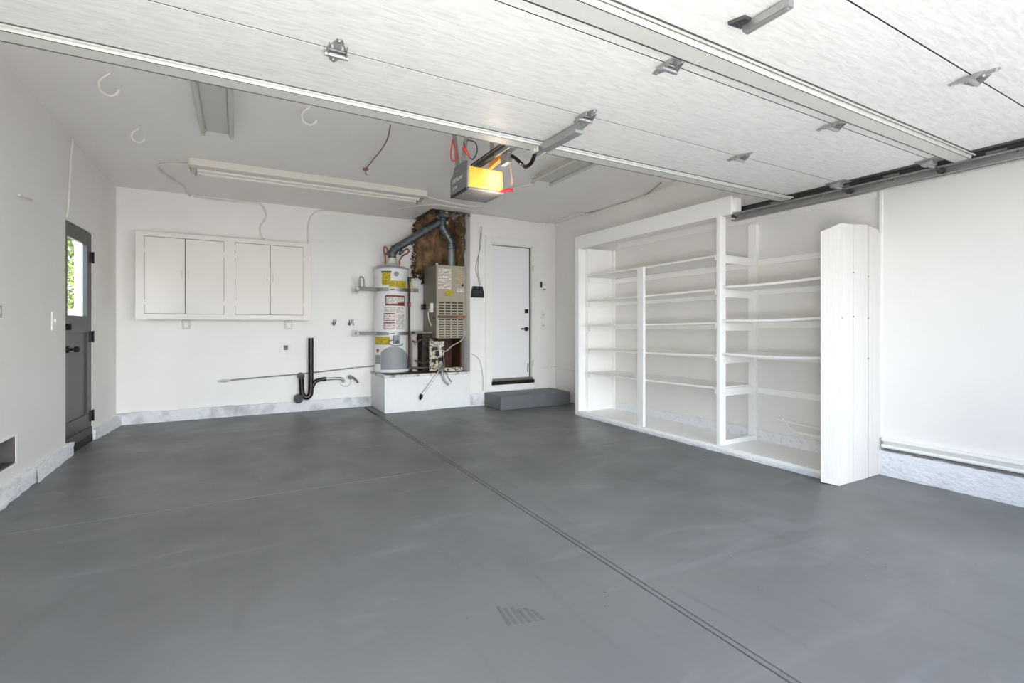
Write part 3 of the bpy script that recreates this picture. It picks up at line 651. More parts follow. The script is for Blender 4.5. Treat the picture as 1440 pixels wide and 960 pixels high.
# ================================================================== CEILING FIXTURES
def strip_light(x0, x1, y0, y1, along, label, n=2):
    cx, cy = (x0 + x1) / 2, (y0 + y1) / 2
    t = thing('strip_light', (cx, cy, 2.78), label, 'light fixture', 'strip lights on the ceiling')
    if along == 'x':
        part('housing', MB().box(x0, x1, y0, y0 + .12, 2.835, CZ, .006), fixt_m, t)
        part('reflector', MB().box(x0 + .01, x1 - .01, y0 + .12, y1, 2.885, CZ, .003), fixt_m, t)
        for k, yy in enumerate((y0 + .165, y1 - .045)):
            part('tube', MB().tube([(x0 + .06, yy, 2.835), (x1 - .05, yy, 2.835)], .019, 14), tube_m, t)
            for xx in (x0 + .04, x1 - .03): part('lamp_holder', MB().box(xx - .012, xx + .012, yy - .02, yy + .02, 2.80, 2.89, .003), galv, t)
        part('end_cap', MB().box(x0 - .006, x0, y0 - .003, y1 + .005, 2.83, CZ), fixt_m, t)
        part('end_cap', MB().box(x1, x1 + .006, y0 - .003, y1 + .005, 2.83, CZ), fixt_m, t)
    else:
        part('housing', MB().box(x0 + .03, x1 - .03, y0, y1, 2.845, CZ, .006), fixc_m, t)
        for xx in (x0 + .01, x1 - .01):
            part('tube', MB().tube([(xx, y0 + .04, 2.835), (xx, y1 - .0, 2.835)], .019, 14), fixc_m, t)
            part('lamp_holder', MB().box(xx - .015, xx + .015, y1 + .002, y1 + .02, 2.81, 2.88, .003).box(xx - .015, xx + .04 if xx < cx else xx + .015, y1 - .03, y1 + .0, 2.862, 2.88), fixc_m, t)
            part('lamp_holder', MB().box(xx - .015, xx + .015, y0, y0 + .018, 2.81, 2.88, .003), fixc_m, t)
    return t
strip_light(-.44, 2.06, 5.87, 6.21, 'x', 'long two-tube strip light across the ceiling before the cabinet, unlit')
strip_light(-.275, -.045, 3.60, 4.84, 'y', 'short two-tube strip light pointing at the camera, left of the long one')
strip_light(2.87, 3.13, 3.45, 4.66, 'y', 'short two-tube strip light on the ceiling right of the door opener')

def hook(u, v, s, label, rot):
    p = px(u, v, 2, CZ)
    t = thing('ceiling_hook', (p.x, p.y, CZ), label, 'hook', 'screw hooks in the ceiling')
    pts = [(0, 0, 0), (-.01, 0, -.012), (-.055, 0, -.05), (-.062, 0, -.09), (-.045, 0, -.13), (-.0, 0, -.150), (.035, 0, -.135), (.05, 0, -.105)]
    pts = [Vector(q) * s for q in pts]; R_ = Matrix.Rotation(rot, 3, 'Z')
    part('hook_wire', MB().tube([p + R_ @ q for q in pts], .008, 8, smooth_path=4), mat('white_coated_hook', (225, 222, 215), .35), t)
    part('screw_plate', MB().tube([(p.x, p.y, CZ), (p.x, p.y, CZ - .006)], .012, 10), galvl, t)
hook(155, 102, 1.05, 'white screw hook in the ceiling, largest and leftmost', -.3)
hook(195, 180, .85, 'white screw hook in the ceiling nearest the left strip light end', -.3)
hook(436, 150, .95, 'white screw hook in the ceiling just behind the raised door edge', -.3)
# brown wire hanging to a round ceiling plate
p0, p1 = px(549, 176, 2, 2.88), px(514, 238, 2, 2.90)
pw = px(535, 212, 2, 2.86)
t = thing('ceiling_wire', (p1.x, p1.y, 2.85), 'thin brown wire with a small ceiling hook beside the opener', 'wire')
part('wire', MB().tube([p0, px(545, 195, 2, 2.87), pw, p1], .005, 6, smooth_path=4), wire_r, t)
part('hook_plate', MB().tube([p1 + Vector((0, 0, .01)), p1 - Vector((0, 0, .008))], .03, 14).tube([p1, p1 + Vector((0, 0, -.05)), p1 + Vector((.02, 0, -.06))], .006, 6), mat('dusty_red_metal', (150, 110, 100), .5), t)

# cables
def cable(pts, r, m_, label, cat='cable', name='cable'):
    pts = [Vector(p) for p in pts]
    for p in pts:
        p.z = min(p.z, CZ - r - .001)
        if p.x < AX: p.y = min(p.y, BY - r - .001)
        elif p.y > 6: p.y = min(p.y, EY - r - .001)
        p.x = min(p.x, RX - r - .001)
    o = single(name, MB().tube(pts, r, 8, smooth_path=5), m_, label, cat); o['group'] = 'cables and wires fixed along the walls and ceiling'; return o
ZC = CZ - .014
cable([px(266, 231, 2, ZC), px(240, 230, 2, ZC), px(222, 233, 2, ZC), px(228, 243, 2, ZC), px(245, 254, 2, ZC), px(258, 262, 2, ZC), px(266, 270, 1, BY - .02), px(280, 277, 1, BY - .014), px(300, 280, 1, BY - .014), px(330, 283, 1, BY - .014),
       px(355, 281, 1, BY - .014), px(368, 288, 1, BY - .014), px(374, 304, 1, BY - .014), px(366, 318, 1, BY - .014), px(367, 330, 1, BY - .014), px(374, 341, 1, BY - .014)], .012, cablew, 'thick white cable looping from the long strip light down behind the cabinet')
cable([px(585, 305, 1, BY - .01), px(520, 299, 1, BY - .01), px(460, 295, 1, BY - .01), px(446, 297, 1, BY - .01), px(436, 306, 1, BY - .01), px(433, 322, 1, BY - .01), px(433, 345, 1, BY - .01)], .008, cablew, 'thin painted cable dropping behind the right end of the cabinet')
cable([px(598, 276, 2, ZC), px(625, 283, 2, ZC), px(650, 288, 2, ZC - .03), px(675, 290, 2, ZC - .04), px(690, 284, 2, ZC - .02), px(705, 274, 2, ZC), px(725, 264, 2, ZC), px(750, 259, 2, ZC)], .011, cablew, 'white cable between the long strip light and the one right of the opener')
cable([px(560, 294, 2, CZ - .01), px(590, 289, 2, CZ - .01), px(615, 288, 2, CZ - .01), px(650, 293, 2, CZ - .01), px(680, 300, 2, CZ - .012), px(730, 309, 2, CZ - .012), px(762, 314, 2, CZ - .012)], .008, cablew, 'thin white cable along the ceiling edge above the furnace')
cable([px(768, 314, 2, CZ - .014), px(790, 309, 2, CZ - .014), px(812, 300, 2, CZ - .014), px(832, 302, 2, CZ - .014), px(855, 303, 2, CZ - .02), px(880, 297, 2, CZ - .014), px(910, 281, 2, CZ - .014), px(945, 257, 2, CZ - .014), px(975, 234, 2, CZ - .014)], .009, cablew, 'pale cable sagging along the ceiling towards the shelving header')
cable([px(822, 300, 2, CZ - .010), px(850, 297, 2, CZ - .010), px(880, 288, 2, CZ - .010), px(905, 275, 2, CZ - .010), px(930, 257, 2, CZ - .010)], .006, wire_g, 'thin grey cable beside the sagging pale cable over the shelving')
cable([(lx(2.9) + .008, 5.80, 2.90), (lx(2.75) + .009, 5.80, 2.75), (lx(2.6) + .009, 5.83, 2.6), (lx(2.4) + .009, 5.88, 2.4), (lx(2.25) + .009, 5.90, 2.25), (lx(2.2) + .008, 5.90, 2.2)], .008, cablew, 'white painted cable running down the left wall to the side door')
cable([px(677, 320, 1, EY - .012), px(676, 345, 1, EY - .012), px(669, 375, 1, EY - .012), px(672, 390, 1, EY - .012), px(675, 404, 1, EY - .02)], .005, wire_g, 'thin grey cable coming down to the black control box')
cable([px(677, 318, 1, EY - .028), px(674, 350, 1, EY - .03), px(672, 380, 1, EY - .02), px(677, 404, 1, EY - .02)], .004, wire_g, 'second thin grey cable hanging beside the door casing above the black control box')
cable([px(663, 497, 1, EY - .012), px(672, 503, 1, EY - .012), px(676, 512, 1, EY - .012), px(679, 530, 1, EY - .012), px(679, 550, 1, EY - .012)], .004, wire_g, 'thin grey wire running down the wall left of the entry door')
cable([px(760, 560, 1, EY - .01) + Vector((.03, 0, .50)), (4.575, EY - .012, .54), (4.585, 6.5, .525), (4.585, 6.0, .52), (4.585, 5.5, .50)], .005, cablew, 'thin painted pipe low in the corner right of the entry door')

# black control box by the door
kb = thing('wall_control_box', (3.16, EY - .02, 1.65), 'small black box with grey markings on the wall left of the entry door', 'control box')
m = MB(); m.prism([(3.060, EY - .045, 1.645), (3.262, EY - .045, 1.645), (3.255, EY - .045, 1.74), (3.235, EY - .045, 1.815), (3.085, EY - .045, 1.815), (3.064, EY - .045, 1.74)], (0, .044, 0))
part('case', m, black_m, kb)
gm = mat('grey_print', (96, 92, 92), .6)
decal_text('DSA', (3.085, EY - .046, 1.705), .075, gm, kb, ROT_NY)
part('lettering_bar', MB().box(3.09, 3.235, EY - .0465, EY - .045, 1.680, 1.686), gm, kb)
part('emblem', MB().box(3.135, 3.175, EY - .0465, EY - .045, 1.783, 1.796), gm, kb)
def plate(name, x, z, w, h, y, label, cat, m_=None, d=.008):
    return MB().box(x - w / 2, x + w / 2, y - d, y, z - h / 2, z + h / 2, .002)
o = thing('doorbell_button', (4.32, EY, 1.87), 'narrow black button strip right of the entry door casing', 'button')
part('plate', MB().box(4.305, 4.333, EY - .014, EY, 1.84, 1.935, .003), blackh, o)
o = thing('wall_timer', (4.37, EY, 1.78), 'small round painted fitting below the black button strip', 'fitting')
part('rim', MB().tube([(4.37, EY, 1.80), (4.37, EY - .012, 1.80)], .034, 16), white_m, o)
part('clip', MB().box(4.35, 4.392, EY - .02, EY - .012, 1.81, 1.825, .002), darkst, o)
for zz, lb in ((1.40, 'upper white switch plate right of the entry door'), (1.22, 'lower white switch plate right of the entry door')):
    o = thing('light_switch', (4.36, EY, zz - .06), lb, 'switch', 'switch plates right of the entry door')
    part('plate', MB().box(4.325, 4.395, EY - .008, EY, zz - .065, zz + .055, .003), white_m, o)
    part('toggle', MB().box(4.352, 4.368, EY - .016, EY - .008, zz - .01, zz + .012, .002), mat('switch_grey', (140, 138, 134), .5), o)

# left wall fittings
o = thing('light_switch', (lx(1.25), 5.55, 1.19), 'white switch plate on the left wall beside the side door', 'switch')
part('plate', MB().box(lx(1.25), lx(1.25) + .010, 5.50, 5.60, 1.17, 1.33, .003), white_m, o)
part('toggle', MB().box(lx(1.25) + .010, lx(1.25) + .022, 5.54, 5.56, 1.24, 1.27, .002), white_m, o)
o = thing('metal_outlet_box', (lx(1.3), 4.37, 1.27), 'small metal outlet box at the left edge of the photo', 'outlet box')
part('box', MB().box(lx(1.3), lx(1.3) + .03, 4.30, 4.43, 1.26, 1.34, .004), galv, o)
part('socket', MB().box(lx(1.3) + .03, lx(1.3) + .034, 4.35, 4.39, 1.28, 1.32, .002), white_m, o)
o = thing('wall_vent', (lx(.33), 4.57, .24), 'square vent hole low in the left wall with grey duct behind', 'vent')
part('vent_frame', MB().box(lx(.3) - .005, lx(.3) + .006, 4.385, 4.40, .225, .445).box(lx(.3) - .005, lx(.3) + .006, 4.74, 4.765, .225, .445).box(lx(.3) - .005, lx(.3) + .006, 4.40, 4.74, .43, .445).box(lx(.3) - .005, lx(.3) + .006, 4.40, 4.74, .225, .24), trimw_m, o)
vg = mat('vent_grey', (96, 90, 90), .8, var=.3)
X0 = lx(.3) - .30
part('duct_back', MB().box(X0, X0 + .006, 4.38, 4.76, .22, .45), vg, o)
part('duct_wall', MB().box(X0, lx(.3) - .003, 4.728, 4.739, .241, .429), vg, o)
part('duct_wall', MB().box(X0, lx(.3) - .003, 4.401, 4.408, .241, .429), vg, o)
part('duct_floor', MB().box(X0, lx(.3) - .003, 4.401, 4.739, .241, .248), vg, o)
part('duct_roof', MB().box(X0, lx(.3) - .003, 4.401, 4.739, .422, .429), vg, o)
single('wall_nail', MB().tube([(lx(2.15) + .004, 4.80, 2.15), (lx(2.15) + .016, 4.95, 2.165), (lx(2.15) + .006, 5.05, 2.17)], .009, 6), cablew, 'short white painted wire stub high on the left wall', 'wire')

# back wall fittings
for xx, zz, ww, lb in ((-.592, 1.225, .085, 'small clear-covered outlet under the left half of the cabinet'), (.613, 1.225, .095, 'metal outlet box under the right half of the cabinet')):
    o = thing('wall_outlet', (xx, BY, zz - .06), lb, 'outlet')
    part('cover', MB().box(xx - ww / 2, xx + ww / 2, BY - .03, BY, zz - .055, zz + .07, .004), galvl, o)
    part('socket', MB().box(xx - .02, xx + .02, BY - .034, BY - .03, zz - .03, zz + .03, .003), white_m, o)
o = thing('wall_outlet', (.577, BY, .83), 'square white outlet plate with a black socket on the back wall', 'outlet')
part('plate', MB().box(.50, .655, BY - .008, BY, .825, .985, .004), white_m, o)
part('socket', MB().box(.548, .602, BY - .012, BY - .008, .875, .94, .006), black_m, o)
for i, xx in enumerate((1.215, 1.435)):
    o = thing('utility_hook', (xx, BY, 1.25), ('small dark hook on the back wall nearer the cabinet', 'small dark double hook on the back wall nearer the water heater')[i], 'hook', 'small hooks on the back wall')
    m = MB().tube([(xx, BY, 1.30), (xx, BY - .04, 1.275), (xx - .015, BY - .06, 1.23), (xx - .02, BY - .06, 1.265)], .007, 8, smooth_path=3)
    m.tube([(xx + .03, BY, 1.31), (xx + .025, BY - .03, 1.27), (xx, BY - .04, 1.22)], .006, 8, smooth_path=3)
    if i: m.tube([(xx + .06, BY, 1.31), (xx + .05, BY - .03, 1.27), (xx + .06, BY - .04, 1.22)], .006, 8, smooth_path=3)
    part('hook_wire', m, darkst, o)
# thin supply line
o = thing('water_line', (.6, BY - .03, .45), 'thin pale pipe sloping along the back wall to the water heater', 'pipe')
part('pipe', MB().tube([(-.13, BY - .016, .488), (.8, BY - .016, .533), (1.45, BY - .016, .585), (1.80, BY - .016, .606)], .010, 8), wire_g, o)
part('valve', MB().tube([(-.25, BY - .02, .48), (-.19, BY - .02, .484), (-.15, BY - .02, .486), (-.10, BY - .02, .49)], [.008, .022, .022, .012], 10), galvl, o)
part('coupling', MB().tube([(1.49, BY - .016, .588), (1.54, BY - .016, .592)], .017, 10), galvl, o)
# black drain
dp = thing('drain_pipe', (.86, BY - .06, .2), 'black plastic standpipe and trap on the back wall', 'drain pipe')
yq = BY - .075
part('standpipe', MB().tube([(.895, yq, 1.045), (.895, yq, .40), (.895, yq, .30), (.885, yq, .235), (.85, yq, .20), (.81, yq, .21), (.78, yq, .26), (.775, yq, .33), (.77, yq, .45), (.765, yq, .505)], [.036, .036, .038, .038, .038, .036, .036, .036, .036, .036], 16, smooth_path=3), abs_m, dp)
part('cleanout', MB().tube([(.765, yq - .03, .505), (.765, BY, .505)], .047, 16), mat('scuffed_abs', (60, 60, 62), .5, var=.4), dp, 'scuffed round inlet')
part('trap_outlet', MB().tube([(.73, yq - .05, .19), (.74, BY, .19)], .062, 16), mat('scuffed_abs2', (44, 44, 46), .5, var=.4, scale=12), dp)
part('branch', MB().tube([(.905, yq, .33), (.94, yq, .40), (.99, yq, .435), (1.06, yq, .445)], [.030, .030, .026, .026], 14, smooth_path=3), abs_m, dp)
part('branch_collar', MB().tube([(1.055, yq, .445), (1.10, yq, .446)], .032, 14), abs_m, dp)
part('chrome_trap_arm', MB().tube([(1.10, yq, .446), (1.28, yq, .446), (1.33, yq, .43), (1.345, yq, .385)], .020, 12, smooth_path=3), galv, dp, 'grey metal trap arm')
o = thing('hose_tap', (1.45, BY, .38), 'grey metal tap on the back wall beside the platform', 'tap')
part('tap_body', MB().tube([(1.44, BY, .455), (1.44, BY - .06, .455)], .026, 12).tube([(1.44, BY - .05, .455), (1.49, BY - .07, .44), (1.53, BY - .08, .40), (1.55, BY - .08, .365)], [.018, .016, .014, .013], 10), darkst, o)
part('handle', MB().tube([(1.44, BY - .06, .455), (1.44, BY - .075, .455)], .035, 8), darkst, o)
part('hose_stub', MB().tube([(1.30, BY - .02, .38), (1.34, BY - .02, .33), (1.41, BY - .02, .32), (1.45, BY - .02, .36), (1.455, BY - .02, .42)], .008, 8, smooth_path=4), cablew, o)

# ================================================================== WATER HEATER
HXc, HYc, HR = 2.0, 7.27, .250
wh = thing('water_heater', (HXc, HYc, .53), 'white tank water heater with yellow and red stickers', 'water heater')
part('tank', MB().lathe((HXc, HYc, 0), [(HR - .012, .532), (HR + .004, .55), (HR + .004, .565), (HR, .57), (HR, 1.085), (HR + .002, 1.09), (HR, 1.095), (HR, 2.055)], 48), heat_m, wh)
part('tank_top', MB().lathe((HXc, HYc, 0), [(HR + .004, 2.05), (HR + .006, 2.062), (HR, 2.075), (HR - .06, 2.095), (.10, 2.105)], 48), heatt, wh)
def za(v): return 1.2 - (v - VH) * .01033
def aa(u): return math.asin(max(-1, min(1, (u - 552) / 25.3))) - math.radians(15.4)
def patch(u0, u1, v0, v1, r=.002, n=8, th=0.0, prof=None):
    a0, a1 = aa(u0), aa(u1); vs, fs = [], []
    for i in range(n + 1):
        a = a0 + (a1 - a0) * i / n; R = HR + r
        zt, zb2 = za(v0), za(v1)
        if prof: zt = za(v0 + (v1 - v0) * prof(i / n))
        vs += [(HXc + math.sin(a) * R, HYc - math.cos(a) * R, zb2), (HXc + math.sin(a) * R, HYc - math.cos(a) * R, zt)]
    fs = [[2 * i, 2 * i + 2, 2 * i + 3, 2 * i + 1] for i in range(n)]
    m = MB().add(vs, fs)
    # thickness
    vs2 = [Vector((HXc, HYc, v[2])) + (Vector((v[0], v[1], 0)) - Vector((HXc, HYc, 0))) * ((HR - .001) / (HR + r)) for v in vs]
    N = len(vs); m.add(vs + vs2, [[2 * i + 1, 2 * i + 3, N + 2 * i + 3, N + 2 * i + 1] for i in range(n)] + [[2 * i, N + 2 * i, N + 2 * i + 2, 2 * i + 2] for i in range(n)] + [[0, 1, N + 1, N], [2 * n, N + 2 * n, N + 2 * n + 1, 2 * n + 1]])
    return m
part('sticker', patch(538, 550.5, 382, 401), yel_m, wh, 'yellow energy sticker')
part('sticker', patch(548, 572, 394.5, 407.5, .003), yel_m, wh, 'wide yellow sticker')
part('sticker', patch(537, 551.5, 381, 383.5, .003), mat('green_black_print', (70, 75, 30), .5), wh, 'dark heading')
wl_ = part('sticker', patch(543, 570.5, 415, 429.5, .002), red_pr, wh, 'red-framed warning sticker')
part('sticker_field', patch(544.2, 569.5, 417, 427, .003), wht_pr, wl_)
part('sticker_field', patch(561, 569.5, 425, 429, .004), red_pr, wl_)
part('sticker', patch(541, 557, 432, 438.5, .002), wht_pr, wh)
part('sticker', patch(558, 569, 431.5, 440, .002), wht_pr, wh)
for va, vb in ((440, 451), (453, 463)):
    fr = part('sticker', patch(540.5, 557, va, vb, .002), mat('brown_print', (120, 80, 78), .5), wh, 'boxed pictogram sticker')
    part('sticker_field', patch(541.3, 556.2, va + 1.5, vb - 1, .003), print_mat('pink_sticker', (228, 212, 208), (120, 70, 70), 30, .56, 50), fr)
part('sticker', patch(558.5, 570, 442, 463, .002), wht_pr, wh)
part('sticker', patch(528.5, 549, 473, 484.5, .002), yel_m, wh, 'yellow sticker beside the gas valve')
a = aa(558.5); c = Vector((HXc + math.sin(a) * (HR + .001), HYc - math.cos(a) * (HR + .001), za(385))); nrm = Vector((math.sin(a), -math.cos(a), 0))
part('badge', MB().tube([c, c + nrm * .004], .037, 20).tube([c + nrm * .004, c + nrm * .006], .024, 16), heatg, wh, 'round grey badge')
a = aa(532); c = Vector((HXc + math.sin(a) * (HR + .001), HYc - math.cos(a) * (HR + .001), za(493))); nrm = Vector((math.sin(a), -math.cos(a), 0))
m = MB().tube([c, c + nrm * .003], .028, 20)
part('badge', m, mat('brick_red_badge', (165, 60, 50), .4), wh, 'round red badge')
part('sticker', patch(528.5, 536, 499, 511.5, .002), print_mat('grey_sticker', (150, 156, 156), (120, 124, 126), 90), wh, 'small grey data sticker')
part('burner_cover', patch(537, 575, 487, 519.5, .012, 20, prof=lambda f: .38 * (abs(f - .42) / .5) ** 2.2), heatg, wh, 'grey arched burner cover')
part('cover_rim', patch(536, 576, 519.5, 523, .016, 12), heat_m, wh)
a = aa(558); c = Vector((HXc + math.sin(a) * HR, HYc - math.cos(a) * HR, za(478))); nrm = Vector((math.sin(a), -math.cos(a), 0)); sd_ = Vector((math.cos(a), math.sin(a), 0))
gv = part('gas_valve', MB().bar(c - Vector((0, 0, .055)), c + Vector((0, 0, .07)), .085, .11, tuple(nrm)), heatg, wh)
part('control_dial', MB().tube([c + nrm * .055 - Vector((0, 0, .025)), c + nrm * .085 - Vector((0, 0, .025))], .026, 16), black_m, gv)
part('gas_tube', MB().tube([c + sd_ * -.05 + nrm * .03, c + sd_ * -.12 + nrm * .02 + Vector((0, 0, -.02)), c + sd_ * -.06 + nrm * .03 + Vector((0, 0, -.075)), c + sd_ * .06 + nrm * .03 + Vector((0, 0, -.08)), c + sd_ * .10 + nrm * .01 + Vector((0, 0, -.05))], .006, 8, smooth_path=4), darkst, wh)
# copper flex connectors
def Q(u, v, y=7.2): return px(u, v, 1, y)
part('copper_flex', MB().tube([Q(542, 371), Q(542, 362), Q(540, 352), Q(541, 347), Q(544, 349), Q(545, 354), Q(543, 357), Q(548, 359, 7.5)], .012, 10, smooth_path=4), copper, wh)
part('copper_flex', MB().tube([Q(562, 372), Q(562, 366), Q(566, 360), Q(573, 356), Q(575, 352), Q(572, 350), Q(566, 354), Q(562, 358, 7.5)], .012, 10, smooth_path=4), copper, wh)
part('shutoff_valve', MB().tube([Q(562, 358), Q(565, 351)], [.022, .012], 10).box(2.10, 2.15, 7.17, 7.23, 2.30, 2.335, .004), darkst, wh)
part('draft_hood', MB().lathe((HXc - .01, HYc - .05, 0), [(.115, 2.10), (.12, 2.11), (.075, 2.15), (.068, 2.20), (.068, 2.22)], 28), galvl, wh, 'pale draft hood')
# vertical gas pipe
gp = thing('gas_pipe', (2.24, 7.03, .53), 'dark iron gas pipe standing right of the water heater', 'gas pipe')
xg = Q(575.5, 450, 7.0).x; yg = 7.0
part('riser', MB().tube([(xg, yg, .60), (xg, yg, 1.92)], .016, 10), mat('brown_iron', (62, 48, 38), .5, .5, var=.2), gp)
part('top_cap', MB().tube([(xg, yg, 1.86), (xg, yg, 1.93)], .024, 10).bar((xg - .01, yg, 1.92), (xg + .05, yg, 1.92), .02, .02), black_m, gp)
part('yellow_tag', MB().box(xg + .028, xg + .048, yg - .004, yg + .004, 1.72, 1.90), mat('yellow_tag', (190, 175, 60), .5), gp)
part('tee', MB().tube([(xg, yg, 1.50), (xg, yg, 1.56)], .023, 10), red_pr, gp)
part('elbow', MB().tube([(xg, yg, .62), (xg, yg, .60), (xg + .20, yg, .59), (xg + .30, yg, .60)], .016, 10), darkst, gp)
# earthquake straps
for z, xl, xr, lb in ((1.745, 1.50, 2.36, 'upper'), (1.105, 1.50, 2.25, 'lower')):
    es = thing('restraint_strap', (HXc, HYc, z - .03), '%s steel earthquake strap holding the water heater to the wall' % lb, 'strap', 'earthquake straps round the water heater')
    R = HR + .008; vs = []; n = 24
    for i in range(n + 1):
        a = math.radians(-125 + 250 * i / n)
        for zz in (z - .026, z + .026): vs.append((HXc + math.sin(a) * R, HYc - math.cos(a) * R, zz))
    vs += [(HXc + (v[0] - HXc) * .985, HYc + (v[1] - HYc) * .985, v[2]) for v in vs]; N = 2 * n + 2
    fs = []
    for i in range(n):
        fs += [[2 * i, 2 * i + 2, 2 * i + 3, 2 * i + 1], [N + 2 * i, N + 2 * i + 1, N + 2 * i + 3, N + 2 * i + 2], [2 * i + 1, 2 * i + 3, N + 2 * i + 3, N + 2 * i + 1], [2 * i, N + 2 * i, N + 2 * i + 2, 2 * i + 2]]
    part('band', MB().add(vs, fs, True), galv, es)
    part('strut_channel', MB().box(xl, HXc - HR * .93, 7.18, 7.215, z - .022, z + .028, .003), mat('strut_steel', (120, 122, 120), .5, .4), es)
    part('strut_channel', MB().box(HXc + HR * .93, xr, 7.10, 7.135, z - .022, z + .028, .003), mat('strut_steel', (120, 122, 120), .5, .4), es)
    part('wall_bracket', MB().box(xl + .02, xl + .05, 7.20, BY, z - .015, z + .02, .003), galv, es)
    part('wall_plate', MB().box(xl - .03, xl + .07, BY - .006, BY, z - .045, z + .05, .002).box(xl - .03, xl, 7.17, 7.2, z - .02, z + .02, .003), galvl, es)
    a = aa(553); R = HR + .014; c = Vector((HXc + math.sin(a) * R, HYc - math.cos(a) * R, z)); t_ = Vector((math.cos(a), math.sin(a), 0))
    part('buckle', MB().bar(c - t_ * .05, c + t_ * .05, .012, .045, (0, 0, 1)), mat('buckle_white', (232, 228, 220), .4), es)
    part('tension_bolt', MB().tube([c - t_ * .035 + Vector((-.003, -.012, 0)), c + t_ * .035 + Vector((-.003, -.012, 0))], .006, 8), darkst, es)
o = thing('pipe_bracket', (1.56, BY - .1, 1.76), 'small grey steel bracket standing on the upper heater strap at the left', 'bracket')
part('bracket_loop', MB().tube([(1.535, 7.3, 1.775), (1.535, 7.3, 1.90), (1.56, 7.3, 1.93), (1.595, 7.3, 1.90), (1.60, 7.3, 1.775)], .012, 8, smooth_path=3), galv, o)
part('bracket_tongue', MB().box(1.548, 1.585, 7.29, 7.31, 1.775, 1.89, .003), galvl, o)

# ================================================================== FURNACE
FX0, FX1, FY0, FY1, FZ0, FZ1 = 2.570, 3.040, 6.90, 7.50, 1.032, 2.128
fu = thing('furnace', (2.8, 7.2, .53), 'beige upright gas furnace with louvred doors beside the water heater', 'furnace')
part('cabinet', MB().box(FX0, FX1, FY0 + .02, FY1, FZ0, FZ1, .003), furn_d, fu)
m = MB()
m.box(FX0, FX1, FY0, FY0 + .02, 1.585, FZ1 - .0, .003)
m.box(FX0, FX0 + .022, FY0, FY0 + .02, FZ0, 1.585); m.box(FX1 - .022, FX1, FY0, FY0 + .02, FZ0, 1.585)
part('front_panel', m, furn_m, fu)
part('louver_backing', MB().box(FX0 + .022, FX1 - .022, FY0 + .014, FY0 + .0199, FZ0, 1.585), mat('dark_louver', (60, 54, 44), .8), fu, 'dark gaps behind the louvres')
def grille(z0, z1, rows):
    m = MB(); x0, x1 = FX0 + .022, FX1 - .022; n = 4; vw = .018; W = (x1 - x0 - vw * (n + 1)) / n
    for i in range(n + 1): m.box(x0 + i * (W + vw), x0 + i * (W + vw) + vw, FY0 + .001, FY0 + .014, z0, z1)
    p = (z1 - z0) / rows
    for j in range(rows + 1):
        hh = p * .5; zc = z0 + j * p
        za_, zb_ = max(z0, zc - hh / 2), min(z1, zc + hh / 2)
        for i in range(n):
            xa = x0 + vw + i * (W + vw); m.box(xa, xa + W, FY0 + .002, FY0 + .014, za_, zb_)
    return m
part('louver_grille', grille(1.375, 1.585, 5), furn_m, fu, 'upper louvred grille')
part('louver_grille', grille(FZ0 + .0, 1.33, 8), furn_m, fu, 'lower louvred grille')
part('logo_bar', MB().box(FX0 + .015, FX1 - .015, FY0 - .006, FY0 + .014, 1.33, 1.372, .002), mat('brown_trim_bar', (105, 82, 60), .5), fu, 'brown trim bar')
part('logo_bar_badge', MB().box(FX0 + .33, FX1 - .035, FY0 - .008, FY0 - .006, 1.338, 1.364), mat('salmon_badge', (178, 110, 90), .5), fu)
part('sticker', MB().box(FX0 + .025, FX0 + .235, FY0 - .0015, FY0, 1.765, 2.075), furn_pr, fu, 'large white diagram sticker')
part('sticker', MB().box(FX0 + .14, FX0 + .26, FY0 - .0015, FY0, 1.665, 1.75), yel_m, fu, 'yellow caution sticker')
part('sticker', MB().box(FX0 + .325, FX0 + .42, FY0 - .0015, FY0, 1.84, 2.06), print_mat('beige_sticker', (186, 176, 150), (150, 140, 112), 60), fu)
part('sticker', MB().box(FX0 + .325, FX0 + .44, FY0 - .0015, FY0, 1.725, 1.785), wht_pr, fu)
part('knob', MB().tube([(FX1 - .055, FY0, 1.838), (FX1 - .055, FY0 - .015, 1.838)], .018, 14), blackh, fu)
part('vent_slot', MB().box(FX0 + .36, FX0 + .39, FY0 - .001, FY0, 2.095, 2.101).box(FX0 + .41, FX0 + .45, FY0 - .001, FY0, 2.095, 2.101), blackh, fu)
part('top_screw', MB().tube([(FX0 + .015, FY0 + .03, FZ1), (FX0 + .015, FY0 + .03, FZ1 + .03)], .018, 10), galvl, fu)
# blower compartment below
m = MB().box(2.62, AX - .06, 7.30, 7.32, .55, FZ0).box(2.62, 2.635, 6.95, 7.30, .55, FZ0).box(2.975, 2.99, 6.95, 7.30, .55, FZ0)
part('lower_compartment', m, rust_m, fu, 'open brown compartment under the louvres')
part('compartment_cap', MB().box(2.60, 3.03, 6.93, 7.45, FZ0 - .02, FZ0 - .001), dark_m, fu)
part('compartment_sill', MB().box(2.60, 3.0, 6.93, 6.99, .532, .585, .003), speck_m, fu)
m = MB().box(2.465, 2.70, 6.925, 6.94, .545, .985).box(2.465, 2.485, 6.90, 6.925, .545, 1.025, .002)
part('control_panel', m, speck_m, fu, 'paint-spattered white control panel')
m = MB()
for (u, v, r) in ((612, 490, .03), (617, 497, .045), (620, 505, .035), (610, 507, .03), (622, 490, .028)):
    q = px(u, v, 1, 6.90); m.box(q.x - r, q.x + r, 6.885, 6.925, q.z - r * .8, q.z + r * .8, .006)
part('control_board', m, dark_m, fu)
m = MB().tube([px(618, 486, 1, 6.88), px(620, 500, 1, 6.86)], .022, 10)
part('white_relay', m, mat('relay_white', (225, 222, 214), .5), fu)
part('black_clip', MB().tube([px(624, 500, 1, 6.86), px(625, 514, 1, 6.85)], .022, 8), black_m, fu)
